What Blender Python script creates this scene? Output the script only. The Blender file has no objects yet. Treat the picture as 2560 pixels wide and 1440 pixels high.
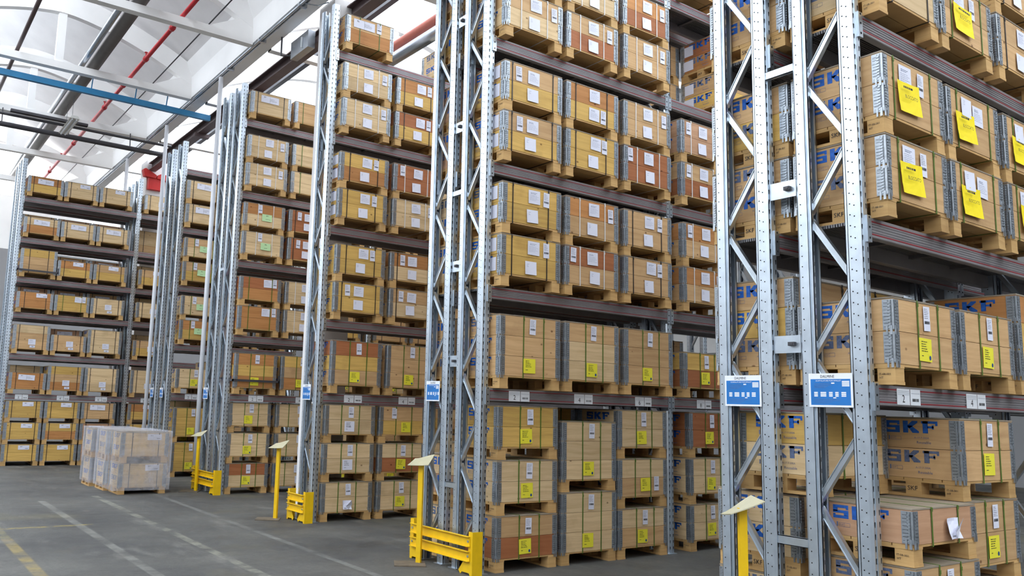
import bpy, math, random
from mathutils import Vector, Matrix
random.seed(7)
SC = bpy.context.scene
COL = SC.collection

# ------------------------------------------------------------------ camera
W_IMG, H_IMG = 2560, 1440
YAW, PITCH, ROLL = 0.984899, 0.136514, 0.032474
FPX, CX, CY = 2046.68, 1040.33, 733.64
CAM_H = 1.50
cy_, sy_ = math.cos(YAW), math.sin(YAW)
fwd = Vector((math.cos(PITCH)*cy_, math.cos(PITCH)*sy_, math.sin(PITCH)))
rgt = Vector((sy_, -cy_, 0)); upv = rgt.cross(fwd)
c_, s_ = math.cos(ROLL), math.sin(ROLL)
r2 = c_*rgt + s_*upv; u2 = -s_*rgt + c_*upv
cam_d = bpy.data.cameras.new('camera'); cam = bpy.data.objects.new('camera', cam_d); COL.objects.link(cam)
M = Matrix((r2, u2, -fwd)).transposed().to_4x4(); M.translation = Vector((0, 0, CAM_H)); cam.matrix_world = M
cam_d.sensor_fit = 'HORIZONTAL'; cam_d.sensor_width = 36.0; cam_d.lens = FPX/W_IMG*36.0
cam_d.shift_x = (W_IMG/2-CX)/W_IMG; cam_d.shift_y = (CY-H_IMG/2)/W_IMG
cam_d.clip_start = 0.05; cam_d.clip_end = 300
SC.camera = cam

# ------------------------------------------------------------------ world, exposure
wd = bpy.data.worlds.new('sky'); SC.world = wd; wd.use_nodes = True
nt = wd.node_tree; nt.nodes.clear()
o_ = nt.nodes.new('ShaderNodeOutputWorld'); b_ = nt.nodes.new('ShaderNodeBackground')
g_ = nt.nodes.new('ShaderNodeTexGradient'); tc_ = nt.nodes.new('ShaderNodeTexCoord'); mp_ = nt.nodes.new('ShaderNodeSeparateXYZ')
rp_ = nt.nodes.new('ShaderNodeMapRange'); mx_ = nt.nodes.new('ShaderNodeMix'); mx_.data_type = 'RGBA'
nt.links.new(tc_.outputs['Generated'], mp_.inputs[0]); nt.links.new(mp_.outputs['Z'], rp_.inputs['Value'])
rp_.inputs['From Min'].default_value = -0.1; rp_.inputs['From Max'].default_value = 0.9
mx_.inputs[6].default_value = (0.93, 0.95, 0.97, 1); mx_.inputs[7].default_value = (0.86, 0.93, 1.0, 1)
nt.links.new(rp_.outputs[0], mx_.inputs[0]); nt.links.new(mx_.outputs[2], b_.inputs[0])
b_.inputs[1].default_value = 3.4
nt.links.new(b_.outputs[0], o_.inputs[0])
SC.view_settings.view_transform = 'Standard'; SC.view_settings.look = 'None'
SC.view_settings.gamma = 1.0; SC.view_settings.use_curve_mapping = False
SC.view_settings.exposure = 0.62
try:
    SC.cycles.use_denoising = True
    SC.cycles.max_bounces = 7; SC.cycles.diffuse_bounces = 4; SC.cycles.glossy_bounces = 3
    SC.cycles.transparent_max_bounces = 12; SC.cycles.sample_clamp_indirect = 6.0
except Exception:
    pass

# ------------------------------------------------------------------ materials
def new_mat(name):
    m = bpy.data.materials.new(name); m.use_nodes = True
    n = m.node_tree.nodes; b = n.get('Principled BSDF')
    return m, m.node_tree, b
def srgb(r, g, b):
    f = lambda c: (c/255/12.92) if c/255 <= .04045 else ((c/255+.055)/1.055)**2.4
    return (f(r), f(g), f(b), 1)
def plain(name, rgb, rough=.6, metal=0.0, var=0.08, scale=6.0, spec=.5):
    m, t, b = new_mat(name)
    b.inputs['Roughness'].default_value = rough; b.inputs['Metallic'].default_value = metal
    c = srgb(*rgb)
    tc = t.nodes.new('ShaderNodeTexCoord'); nz = t.nodes.new('ShaderNodeTexNoise'); nz.inputs['Scale'].default_value = scale
    nz.inputs['Detail'].default_value = 4
    mr = t.nodes.new('ShaderNodeMapRange'); mr.inputs['From Min'].default_value = .3; mr.inputs['From Max'].default_value = .7
    mr.inputs['To Min'].default_value = 1-var; mr.inputs['To Max'].default_value = 1+var
    mul = t.nodes.new('ShaderNodeVectorMath'); mul.operation = 'SCALE'; mul.inputs[0].default_value = c[:3]
    t.links.new(tc.outputs['Object'], nz.inputs['Vector']); t.links.new(nz.outputs['Fac'], mr.inputs['Value'])
    t.links.new(mr.outputs[0], mul.inputs['Scale']); t.links.new(mul.outputs[0], b.inputs['Base Color'])
    return m
def wood(name, rgb, knots=True, dirt=.35):
    m, t, b = new_mat(name); N = t.nodes; L = t.links
    b.inputs['Roughness'].default_value = .62
    b.inputs['Specular IOR Level'].default_value = .3
    tc = N.new('ShaderNodeTexCoord'); oi = N.new('ShaderNodeObjectInfo')
    off = N.new('ShaderNodeVectorMath'); off.operation = 'MULTIPLY_ADD'
    off.inputs[1].default_value = (1, 1, 1)
    comb = N.new('ShaderNodeMath'); comb.operation = 'MULTIPLY'; comb.inputs[1].default_value = 37.0
    L.new(oi.outputs['Random'], comb.inputs[0])
    L.new(tc.outputs['Object'], off.inputs[0]); L.new(comb.outputs[0], off.inputs[2])
    mp = N.new('ShaderNodeMapping'); mp.inputs['Scale'].default_value = (1.3, 1.3, 26)
    L.new(off.outputs[0], mp.inputs['Vector'])
    # warped grain
    wn = N.new('ShaderNodeTexNoise'); wn.inputs['Scale'].default_value = 2.2; wn.inputs['Detail'].default_value = 2
    L.new(off.outputs[0], wn.inputs['Vector'])
    wv = N.new('ShaderNodeVectorMath'); wv.operation = 'MULTIPLY_ADD'; wv.inputs[1].default_value = (0, 0, 1.6)
    L.new(wn.outputs['Color'], wv.inputs[0]); L.new(mp.outputs[0], wv.inputs[2])
    gr = N.new('ShaderNodeTexNoise'); gr.inputs['Scale'].default_value = 1.3; gr.inputs['Detail'].default_value = 5; gr.inputs['Roughness'].default_value = .6
    L.new(wv.outputs[0], gr.inputs['Vector'])
    c = srgb(*rgb)
    ramp = N.new('ShaderNodeValToRGB'); e = ramp.color_ramp.elements
    e[0].position = .28; e[0].color = (c[0]*.84, c[1]*.78, c[2]*.70, 1)
    e[1].position = .62; e[1].color = (min(1, c[0]*1.07), min(1, c[1]*1.07), min(1, c[2]*1.06), 1)
    L.new(gr.outputs['Fac'], ramp.inputs[0])
    last = ramp.outputs[0]
    # broad stains
    st = N.new('ShaderNodeTexNoise'); st.inputs['Scale'].default_value = 3.1; st.inputs['Detail'].default_value = 5
    L.new(off.outputs[0], st.inputs['Vector'])
    sm = N.new('ShaderNodeMapRange'); sm.inputs['From Min'].default_value = .58; sm.inputs['From Max'].default_value = .75; sm.inputs['To Max'].default_value = dirt
    L.new(st.outputs['Fac'], sm.inputs['Value'])
    m1 = N.new('ShaderNodeMix'); m1.data_type = 'RGBA'; L.new(sm.outputs[0], m1.inputs[0]); L.new(last, m1.inputs[6])
    m1.inputs[7].default_value = (c[0]*.45, c[1]*.38, c[2]*.32, 1); last = m1.outputs[2]
    if knots:
        km = N.new('ShaderNodeMapping'); km.inputs['Scale'].default_value = (5.2, 5.2, 7.5); L.new(off.outputs[0], km.inputs['Vector'])
        vo = N.new('ShaderNodeTexVoronoi'); vo.inputs['Scale'].default_value = 1.0; L.new(km.outputs[0], vo.inputs['Vector'])
        kr = N.new('ShaderNodeMapRange'); kr.inputs['From Min'].default_value = .05; kr.inputs['From Max'].default_value = .10
        kr.inputs['To Min'].default_value = .8; kr.inputs['To Max'].default_value = 0
        L.new(vo.outputs['Distance'], kr.inputs['Value'])
        m2 = N.new('ShaderNodeMix'); m2.data_type = 'RGBA'; L.new(kr.outputs[0], m2.inputs[0]); L.new(last, m2.inputs[6])
        m2.inputs[7].default_value = (c[0]*.25, c[1]*.16, c[2]*.11, 1); last = m2.outputs[2]
    # per-object brightness
    br = N.new('ShaderNodeMapRange'); br.inputs['To Min'].default_value = .88; br.inputs['To Max'].default_value = 1.1
    L.new(oi.outputs['Random'], br.inputs['Value'])
    sc = N.new('ShaderNodeVectorMath'); sc.operation = 'SCALE'; L.new(last, sc.inputs[0]); L.new(br.outputs[0], sc.inputs['Scale'])
    L.new(sc.outputs[0], b.inputs['Base Color'])
    return m
MAT = {}
TONE = {'p': ('pale wooden', (218, 190, 148)), 't': ('tan wooden', (202, 165, 120)), 'y': ('yellowish wooden', (208, 170, 96)),
        'o': ('orange-brown wooden', (188, 132, 80)), 'r': ('reddish-brown wooden', (166, 105, 68)), 'n': ('pinkish tan wooden', (194, 152, 120))}
for k, (nm, rgb) in TONE.items(): MAT['wood_'+k] = wood('wood_'+k, rgb)
MAT['pallet'] = wood('pallet_wood', (200, 162, 108), knots=False, dirt=.5)
MAT['ply'] = wood('lid_ply', (150, 138, 122), knots=False, dirt=.3)
MAT['ink'] = plain('blue_ink', (28, 92, 178), .6, var=.25, scale=40)
MAT['inkd'] = plain('dark_ink', (45, 42, 44), .6)
MAT['inkf'] = plain('faded_blue_ink', (96, 108, 138), .7, var=.3, scale=60)
MAT['galv'] = plain('galvanised_hinge', (176, 182, 188), .36, .8, var=.15, scale=30)
MAT['paper'] = plain('white_paper', (226, 226, 238), .7, var=.02)
MAT['yellowp'] = plain('yellow_paper', (238, 226, 58), .65, var=.03)
MAT['yelloww'] = plain('warning_yellow_paper', (250, 224, 10), .6, var=.03)
MAT['greenp'] = plain('green_paper', (190, 224, 168), .65, var=.03)
MAT['bluedot'] = plain('blue_sticker', (30, 74, 140), .5)
MAT['sg'] = plain('green_strap', (86, 112, 40), .45); MAT['sw'] = plain('white_strap', (222, 218, 214), .45)
MAT['sk'] = plain('dark_strap', (52, 46, 42), .4)
MAT['steel'] = plain('galvanised_upright', (208, 218, 228), .36, .9, var=.10, scale=9)
MAT['steeld'] = plain('galvanised_brace', (198, 206, 214), .32, .9, var=.1, scale=9)
MAT['hole'] = plain('punched_hole', (28, 29, 32), .9)
MAT['beam'] = plain('beam_steel', (146, 142, 144), .5, .35, var=.10, scale=5)
MAT['beamred'] = plain('beam_red_line', (142, 40, 48), .5, .1)
MAT['deck'] = plain('deck_sheet', (120, 118, 120), .45, .6, var=.2, scale=3)
MAT['yellow'] = plain('yellow_paint', (236, 190, 12), .45, var=.06, scale=14)
MAT['blue'] = plain('blue_enamel', (36, 116, 190), .35)
MAT['plate'] = plain('plate_white', (236, 238, 242), .35, var=.01)
MAT['conc'] = plain('white_concrete', (250, 248, 246), .85, var=.05, scale=1.2)  # ribs' lit brightness put into the colour, lighter than the shell
MAT['concg'] = plain('concrete_shade_grey', (226, 223, 222), .88, var=.06, scale=1.5)  # shell's shade painted as grey on white concrete; columns and flat ceilings share it
MAT['whitep'] = plain('white_painted_steel', (224, 224, 228), .5, var=.03)
MAT['darks'] = plain('dark_steel', (78, 76, 80), .5, .4)
MAT['darkb'] = plain('brown_painted_steel', (92, 74, 74), .5, .2)
MAT['chrome'] = plain('galvanised_duct', (186, 192, 200), .25, .9)
MAT['greyduct'] = plain('grey_duct', (112, 106, 102), .6, .1)
MAT['red'] = plain('red_pipe_paint', (200, 48, 56), .45)
MAT['redb'] = plain('red_canvas', (190, 30, 26), .6)
MAT['railblue'] = plain('blue_rail_paint', (40, 128, 178), .45)
MAT['rust'] = plain('rusty_plate', (112, 100, 84), .8, .2, var=.25, scale=12)
MAT['board'] = plain('sleeved_notice', (196, 188, 156), .4, var=.06)
MAT['copper'] = plain('red_oxide_pipe', (190, 108, 92), .5)
MAT['lampw'] = plain('lamp_housing', (228, 226, 220), .5)
MAT['wallm'] = plain('plaster_wall', (150, 149, 150), .9, var=.04, scale=.8)
MAT['black'] = plain('black_film', (24, 24, 28), .35)

# film and glazing
m, t, b = new_mat('stretch_film'); N = t.nodes; L = t.links
gl = N.new('ShaderNodeBsdfGlossy'); gl.inputs['Roughness'].default_value = .22; gl.inputs['Color'].default_value = (.95, .95, 1, 1)
tr = N.new('ShaderNodeBsdfTransparent'); df = N.new('ShaderNodeBsdfDiffuse'); df.inputs['Color'].default_value = (.88, .88, .96, 1)
nz = N.new('ShaderNodeTexNoise'); nz.inputs['Scale'].default_value = 7; nz.inputs['Detail'].default_value = 5
tcx = N.new('ShaderNodeTexCoord'); mpx = N.new('ShaderNodeMapping'); mpx.inputs['Scale'].default_value = (1, 1, .5)
L.new(tcx.outputs['Object'], mpx.inputs[0]); L.new(mpx.outputs[0], nz.inputs['Vector'])
bu = N.new('ShaderNodeBump'); bu.inputs['Strength'].default_value = .6; bu.inputs['Distance'].default_value = .03
L.new(nz.outputs['Fac'], bu.inputs['Height']); L.new(bu.outputs[0], gl.inputs['Normal'])
ms = N.new('ShaderNodeMixShader'); ms.inputs[0].default_value = .55; L.new(df.outputs[0], ms.inputs[1]); L.new(gl.outputs[0], ms.inputs[2])
ms2 = N.new('ShaderNodeMixShader'); rg = N.new('ShaderNodeMapRange'); rg.inputs['From Min'].default_value = .35; rg.inputs['From Max'].default_value = .7
rg.inputs['To Min'].default_value = .26; rg.inputs['To Max'].default_value = .6
L.new(nz.outputs['Fac'], rg.inputs['Value']); L.new(rg.outputs[0], ms2.inputs[0]); L.new(tr.outputs[0], ms2.inputs[1]); L.new(ms.outputs[0], ms2.inputs[2])
L.new(ms2.outputs[0], N['Material Output'].inputs['Surface']); MAT['film'] = m
m, t, b = new_mat('roof_glazing'); N = t.nodes; L = t.links
tr = N.new('ShaderNodeBsdfTransparent'); tr.inputs[0].default_value = (.96, .98, 1, 1)
tl = N.new('ShaderNodeBsdfTranslucent'); tl.inputs[0].default_value = (.95, .96, .98, 1)
ms = N.new('ShaderNodeMixShader'); ms.inputs[0].default_value = .3
L.new(tr.outputs[0], ms.inputs[1]); L.new(tl.outputs[0], ms.inputs[2]); L.new(ms.outputs[0], N['Material Output'].inputs['Surface']); MAT['glaze'] = m

# floor material with worn lines
m, t, b = new_mat('asphalt_floor'); N = t.nodes; L = t.links
tc = N.new('ShaderNodeTexCoord'); sp = N.new('ShaderNodeSeparateXYZ'); L.new(tc.outputs['Object'], sp.inputs[0])
def math_(op, a, b=None, c=None):
    n = N.new('ShaderNodeMath'); n.operation = op
    for i, v in enumerate((a, b, c)):
        if v is None: continue
        if isinstance(v, (int, float)): n.inputs[i].default_value = v
        else: L.new(v, n.inputs[i])
    return n.outputs[0]
def noise_(scale, det=4, rough=.5, sc=(1, 1, 1)):
    mpn = N.new('ShaderNodeMapping'); mpn.inputs['Scale'].default_value = sc; L.new(tc.outputs['Object'], mpn.inputs[0])
    n = N.new('ShaderNodeTexNoise'); n.inputs['Scale'].default_value = scale; n.inputs['Detail'].default_value = det; n.inputs['Roughness'].default_value = rough
    L.new(mpn.outputs[0], n.inputs['Vector']); return n.outputs['Fac']
def rng_(v, a, b, c=0, d=1):
    n = N.new('ShaderNodeMapRange'); n.inputs['From Min'].default_value = a; n.inputs['From Max'].default_value = b
    n.inputs['To Min'].default_value = c; n.inputs['To Max'].default_value = d; L.new(v, n.inputs['Value']); return n.outputs[0]
def mixc_(fac, a, colr):
    n = N.new('ShaderNodeMix'); n.data_type = 'RGBA'; L.new(fac, n.inputs[0])
    if isinstance(a, tuple): n.inputs[6].default_value = a
    else: L.new(a, n.inputs[6])
    n.inputs[7].default_value = colr; return n.outputs[2]
base = mixc_(rng_(noise_(.7, 5), .35, .7), srgb(68, 67, 65), srgb(98, 96, 90))
base = mixc_(rng_(noise_(26, 3), .4, .75, 0, .45), base, srgb(56, 55, 56))
base = mixc_(rng_(noise_(1.9, 6, .65, (1, .35, 1)), .58, .72, 0, .55), base, srgb(132, 129, 122))
base = mixc_(rng_(noise_(.5, 4), .58, .7, 0, .5), base, srgb(110, 104, 78))
base = mixc_(rng_(noise_(1.1, 3, .5, (.5, 1.4, 1)), .60, .68, 0, .45), base, srgb(54, 53, 54))
def line_(base, xc, w, colr, strength, ns, y0=-100, y1=100, axis='X', lo=.42, hi=.6):
    d = math_('ABSOLUTE', math_('SUBTRACT', sp.outputs[axis], xc))
    mk = rng_(d, w*.8, w*1.15, 1, 0)
    oth = sp.outputs['Y' if axis == 'X' else 'X']
    gate = math_('MULTIPLY', math_('GREATER_THAN', oth, y0), math_('LESS_THAN', oth, y1))
    mk = math_('MULTIPLY', math_('MULTIPLY', mk, rng_(noise_(ns, 6, .7), lo, hi, 0, strength)), gate)
    return mixc_(mk, base, colr)
base = line_(base, 1.38, .055, srgb(178, 152, 72), .6, 2.3, 2, 9.6, 'X', .36, .72)
base = line_(base, 1.38, .05, srgb(150, 140, 90), .45, 2.3, 9.6, 14)
base = line_(base, 2.24, .05, srgb(170, 168, 158), .5, 2.1, 2, 12.8, 'X', .36, .75)
base = line_(base, 3.95, .04, srgb(168, 168, 162), .42, 2.4, 2, 13.2, 'X', .36, .75)
base = line_(base, 3.05, .05, srgb(160, 158, 140), .45, 2.7, 2, 13.2)
base = line_(base, 10.3, .05, srgb(190, 166, 66), .6, 3.0, 1.2, 2.4, 'Y')
base = line_(base, 11.2, .012, srgb(44, 44, 46), .8, 1.0, 2.3, 5.4, 'Y', .3, .5)
L.new(base, b.inputs['Base Color']); b.inputs['Roughness'].default_value = .62
L.new(rng_(noise_(3, 5), .3, .7, .5, .8), b.inputs['Roughness'])
bmp = N.new('ShaderNodeBump'); bmp.inputs['Strength'].default_value = .15; bmp.inputs['Distance'].default_value = .01
L.new(noise_(40, 3), bmp.inputs['Height']); L.new(bmp.outputs[0], b.inputs['Normal'])
MAT['floor'] = m

# ------------------------------------------------------------------ mesh builder
class MB:
    def __init__(s): s.v = []; s.f = []; s.m = []
    def poly(s, pts, mi=0):
        n = len(s.v); s.v += [tuple(p) for p in pts]; s.f.append(tuple(range(n, n+len(pts)))); s.m.append(mi)
    def box(s, x0, y0, z0, x1, y1, z1, mi=0):
        n = len(s.v)
        s.v += [(x0, y0, z0), (x1, y0, z0), (x1, y1, z0), (x0, y1, z0), (x0, y0, z1), (x1, y0, z1), (x1, y1, z1), (x0, y1, z1)]
        for q in ((0, 3, 2, 1), (4, 5, 6, 7), (0, 1, 5, 4), (1, 2, 6, 5), (2, 3, 7, 6), (3, 0, 4, 7)):
            s.f.append(tuple(n+i for i in q)); s.m.append(mi)
    def prism(s, prof, axis, a, b, mi=0):
        """extrude a closed 2-D profile along axis from a to b; profile coords are the other two axes in order"""
        def P(p, t):
            return {'x': (t, p[0], p[1]), 'y': (p[0], t, p[1]), 'z': (p[0], p[1], t)}[axis]
        n = len(s.v); k = len(prof)
        s.v += [P(p, a) for p in prof]+[P(p, b) for p in prof]
        s.f.append(tuple(range(n, n+k))); s.m.append(mi); s.f.append(tuple(reversed(range(n+k, n+2*k)))); s.m.append(mi)
        for i in range(k):
            j = (i+1) % k; s.f.append((n+j, n+i, n+k+i, n+k+j)); s.m.append(mi)
    def bar(s, p, q, w, d, side=(1, 0, 0), mi=0):
        """rectangular bar from p to q, width w across, depth d along side"""
        p = Vector(p); q = Vector(q); t = (q-p).normalized(); sd = Vector(side); sd = (sd-t*sd.dot(t)).normalized(); n_ = t.cross(sd)
        n = len(s.v)
        for c in (p, q):
            for a, b2 in ((-1, -1), (1, -1), (1, 1), (-1, 1)): s.v.append(tuple(c+sd*(a*d/2)+n_*(b2*w/2)))
        for qd in ((0, 3, 2, 1), (4, 5, 6, 7), (0, 1, 5, 4), (1, 2, 6, 5), (2, 3, 7, 6), (3, 0, 4, 7)):
            s.f.append(tuple(n+i for i in qd)); s.m.append(mi)
    def tube(s, pts, r, seg=14, mi=0, cap=True):
        pts = [Vector(p) for p in pts]; n0 = len(s.v); k = len(pts)
        for i, p in enumerate(pts):
            t = (pts[min(i+1, k-1)]-pts[max(i-1, 0)]).normalized()
            a = Vector((0, 0, 1)) if abs(t.z) < .9 else Vector((1, 0, 0))
            u = t.cross(a).normalized(); w = t.cross(u)
            rr = r[i] if isinstance(r, (list, tuple)) else r
            for j in range(seg):
                an = 2*math.pi*j/seg; s.v.append(tuple(p+u*(math.cos(an)*rr)+w*(math.sin(an)*rr)))
        for i in range(k-1):
            for j in range(seg):
                a = n0+i*seg+j; b2 = n0+i*seg+(j+1) % seg
                s.f.append((a, b2, b2+seg, a+seg)); s.m.append(mi)
        if cap:
            s.f.append(tuple(n0+j for j in reversed(range(seg)))); s.m.append(mi)
            s.f.append(tuple(n0+(k-1)*seg+j for j in range(seg))); s.m.append(mi)
    def add(s, verts, faces, mi=0, fn=lambda p: p):
        n = len(s.v); s.v += [tuple(fn(p)) for p in verts]
        for f in faces: s.f.append(tuple(n+i for i in f)); s.m.append(mi)
    def mesh(s, name, mats, smooth=False):
        me = bpy.data.meshes.new(name); me.from_pydata(s.v, [], s.f); me.update()
        for mm in mats: me.materials.append(MAT[mm])
        me.polygons.foreach_set('material_index', s.m)
        if smooth: me.polygons.foreach_set('use_smooth', [True]*len(s.f))
        return me
def obj(name, me, parent=None, loc=(0, 0, 0), rot=(0, 0, 0), scale=None):
    o = bpy.data.objects.new(name, me); COL.objects.link(o); o.parent = parent; o.location = loc; o.rotation_euler = rot
    if scale: o.scale = scale
    return o
def tag(o, label, cat, group=None, kind=None):
    if label: o['label'] = label
    if cat: o['category'] = cat
    if group: o['group'] = group
    if kind: o['kind'] = kind
    return o
def struct(name, mb, mats, loc=(0, 0, 0), smooth=False):
    o = obj(name, mb.mesh(name, mats, smooth), None, loc); o['kind'] = 'structure'; return o

# text -> mesh data
_txt = {}
def text_geo(s):
    if s in _txt: return _txt[s]
    cu = bpy.data.curves.new('lettering', 'FONT'); cu.body = s; cu.size = 1.0; cu.resolution_u = 2
    o = bpy.data.objects.new('lettering', cu); COL.objects.link(o)
    dg = bpy.context.evaluated_depsgraph_get(); dg.update()
    me = bpy.data.meshes.new_from_object(o.evaluated_get(dg))
    vs = [v.co.copy() for v in me.vertices]; fs = [tuple(p.vertices) for p in me.polygons]
    bpy.data.objects.remove(o); bpy.data.curves.remove(cu); bpy.data.meshes.remove(me)
    x0 = min(v.x for v in vs); x1 = max(v.x for v in vs); y0 = min(v.y for v in vs); y1 = max(v.y for v in vs)
    vs = [((v.x-x0)/(x1-x0), (v.y-y0)/(y1-y0)) for v in vs]
    _txt[s] = (vs, fs, (x1-x0)/(y1-y0)); return _txt[s]
# slab letters S K F in a unit box
GLY = {
 'S': [[(0, .78), (1, .78), (1, 1), (0, 1)], [(0, .5), (.30, .5), (.30, .8), (0, .8)], [(0, .40), (1, .40), (1, .60), (0, .60)],
       [(.70, .2), (1, .2), (1, .42), (.70, .42)], [(0, 0), (1, 0), (1, .22), (0, .22)], [(0, .2), (.16, .2), (.16, .34), (0, .34)], [(.84, .66), (1, .66), (1, .8), (.84, .8)]],
 'K': [[(0, 0), (.34, 0), (.34, 1), (0, 1)], [(.30, .42), (.44, .36), (.98, .86), (.98, 1), (.62, 1), (.30, .62)], [(.30, .56), (.62, 0), (1.05, 0), (1.05, .14), (.56, .60)]],
 'F': [[(.08, 0), (.42, 0), (.42, 1), (.08, 1)], [(0, .80), (1.05, .80), (1.05, 1), (0, 1)], [(.90, .64), (1.05, .64), (1.05, .82), (.90, .82)],
       [(.38, .42), (.80, .42), (.80, .60), (.38, .60)], [(.68, .34), (.80, .34), (.80, .68), (.68, .68)]]}
def skf(mb, fn, x, z, w, h, mi):
    """write S K F; fn maps (u, v) in metres to 3-D"""
    lw = w*.29; gap = (w-3*lw)/2
    for i, ch in enumerate('SKF'):
        for pl in GLY[ch]: mb.poly([fn(x+i*(lw+gap)+a*lw, z+b2*h) for a, b2 in pl], mi)
def word(mb, s, fn, x, z, h, mi, wmax=None):
    vs, fs, asp = text_geo(s); w = h*asp
    if wmax and w > wmax: w = wmax
    mb.add(vs, fs, mi, lambda p: fn(x+p[0]*w, z+p[1]*h))

# ------------------------------------------------------------------ crate parts  (crate local frame: x right, y back, z up, origin front-left-bottom)
CW, CD, CP, CH = .76, .58, .12, .19
T = .02
def collar_mesh(v):
    mb = MB(); rr = random.Random(v)
    g = .0015
    mb.box(0, 0, g, CW, T, CH-g); mb.box(0, CD-T, g, CW, CD, CH-g)
    mb.box(0, T, g, T, CD-T, CH-g); mb.box(CW-T, T, g, CW, CD-T, CH-g)
    # printed side (faces -x; reads from back to front)
    fn = lambda u, w: (-.0012, CD-u, w)
    dz = rr.uniform(-.006, .006)
    ink = 1 if v % 3 != 2 else 3
    skf(mb, fn, .13, .094+dz, .32, .077, ink)
    mb.poly([fn(.15, .05), fn(.158, .05), fn(.158, .078), fn(.15, .078)], 3)
    for a, b2, c2, d in ((.165, .072, .23, .0735), (.165, .050, .23, .0515), (.165, .050, .1665, .0735), (.2285, .050, .23, .0735), (.195, .05, .1965, .0735)):
        mb.poly([fn(a, b2), fn(c2, b2), fn(c2, d), fn(a, d)], 3)
    word(mb, 'IT HT', fn, .17, .056, .011, 3, .02)
    word(mb, 'A-17-7-20SA', fn, .31, .062, .012, 3)
    word(mb, 'Reusable', fn, .325, .030, .017, 3)
    # same print on the far side
    fn2 = lambda u, w: (CW+.0012, u, w)
    skf(mb, fn2, .13, .094+dz, .32, .077, ink)
    return mb.mesh('collar', ['wood_p', 'ink', 'ink', 'inkf'])
COLLARS = [collar_mesh(i) for i in range(3)]
def hinge_mesh():
    """galvanised corner hinge at the front-left corner, flanges on front (-y) and side (-x)"""
    mb = MB(); F = .058; t = .004
    mb.box(.0, -t, .006, F, 0, CH-.006); mb.box(-t, 0, .006, 0, F, CH-.006)
    k = 9
    for i in range(k):
        z = .014+i*(CH-.03)/k
        mb.box(.012, -t-.006, z, .024, -t, z+.011); mb.box(-t-.006, .012, z, -t, .024, z+.011)
        if i % 2 == 0:
            mb.box(.026, -t-.0025, z-.001, F-.004, -t, z+.002); mb.box(-t-.0025, .026, z-.001, -t, F-.004, z+.002)
    # prongs that reach below onto the next collar or pallet block
    for a in (0, 1):
        pts = ((.010, -t-.002, .030), (.010, -t-.003, -.022)) if a == 0 else ((-t-.002, .010, .030), (-t-.003, .010, -.022))
        mb.bar(pts[0], pts[1], .013, .006, (0, 1, 0) if a == 0 else (1, 0, 0))
        pts = ((.034, -t-.002, .030), (.034, -t-.003, -.022)) if a == 0 else ((-t-.002, .034, .030), (-t-.003, .034, -.022))
        mb.bar(pts[0], pts[1], .010, .005, (0, 1, 0) if a == 0 else (1, 0, 0))
    for i in range(8):
        z = .022+i*(CH-.03)/8
        mb.box(.027, -t-.0006, z, F-.006, -t, z+.0022, 1); mb.box(-t-.0006, .027, z, -t, F-.006, z+.0022, 1)
    mb.box(.0065, -t-.0006, .01, .009, -t, CH-.01, 1); mb.box(-t-.0006, .0065, .01, -t, .009, CH-.01, 1)
    mb.box(.0245, -t-.0006, .01, .0262, -t, CH-.01, 1); mb.box(-t-.0006, .0245, .01, -t, .0262, CH-.01, 1)
    mb.tube([(-.001, -.001, .01), (-.001, -.001, CH-.01)], .0045, 6)
    return mb.mesh('corner_hinge', ['galv', 'hole'])
HINGE = hinge_mesh()
def pallet_mesh():
    mb = MB(); B = .105
    for x in (0, CW-B):
        for y, d in ((0, B), (CD/2-.05, .10), (CD-B, B)):
            mb.box(x+.002, y+.002, .018, x+B-.002, y+d-.002, .094)
        mb.box(x, 0, 0, x+B, CD, .018)
        mb.box(x, 0, .094, x+B, CD, .106)
    k = 5; bw = CD/k
    for i in range(k): mb.box(0, i*bw+.003, .106, CW, (i+1)*bw-.003, CP)
    fn = lambda u, w: (-.0012, CD-u, w)
    word(mb, 'SKF', fn, CD/2-.035, .042, .028, 1, .07)
    word(mb, 'IT-08-001', fn, CD-.092, .055, .012, 1, .075); word(mb, 'HT', fn, CD-.09, .034, .012, 1)
    return mb.mesh('pallet', ['pallet', 'inkd'])
PALLET = pallet_mesh()
def lid_mesh():
    mb = MB(); mb.box(-.003, -.003, 0, CW+.003, CD+.003, .009, 0)
    return mb.mesh('lid', ['ply'])
LID = lid_mesh()
_straps = {}
def strap_mesh(n, c):
    if (n, c) in _straps: return _straps[n, c]
    H = CP+n*CH+.009; t = .0022; w = .0125; z0 = .1045
    mb = MB()
    mb.box(0, -t-.0032, z0-t, w, -.0032, H+t); mb.box(0, CD+.0032, z0-t, w, CD+.0032+t, H+t)
    mb.box(0, -.0032, H, w, CD+.0032, H+t); mb.box(0, -.0032, z0-t, w, CD+.0032, z0)
    if random.random() < 2: mb.box(-.002, -t-.0062, H*.93, w+.002, -t-.0032, H*.93+.022)
    _straps[n, c] = mb.mesh('strap', [{'g': 'sg', 'w': 'sw', 'k': 'sk'}[c]]); return _straps[n, c]
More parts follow.
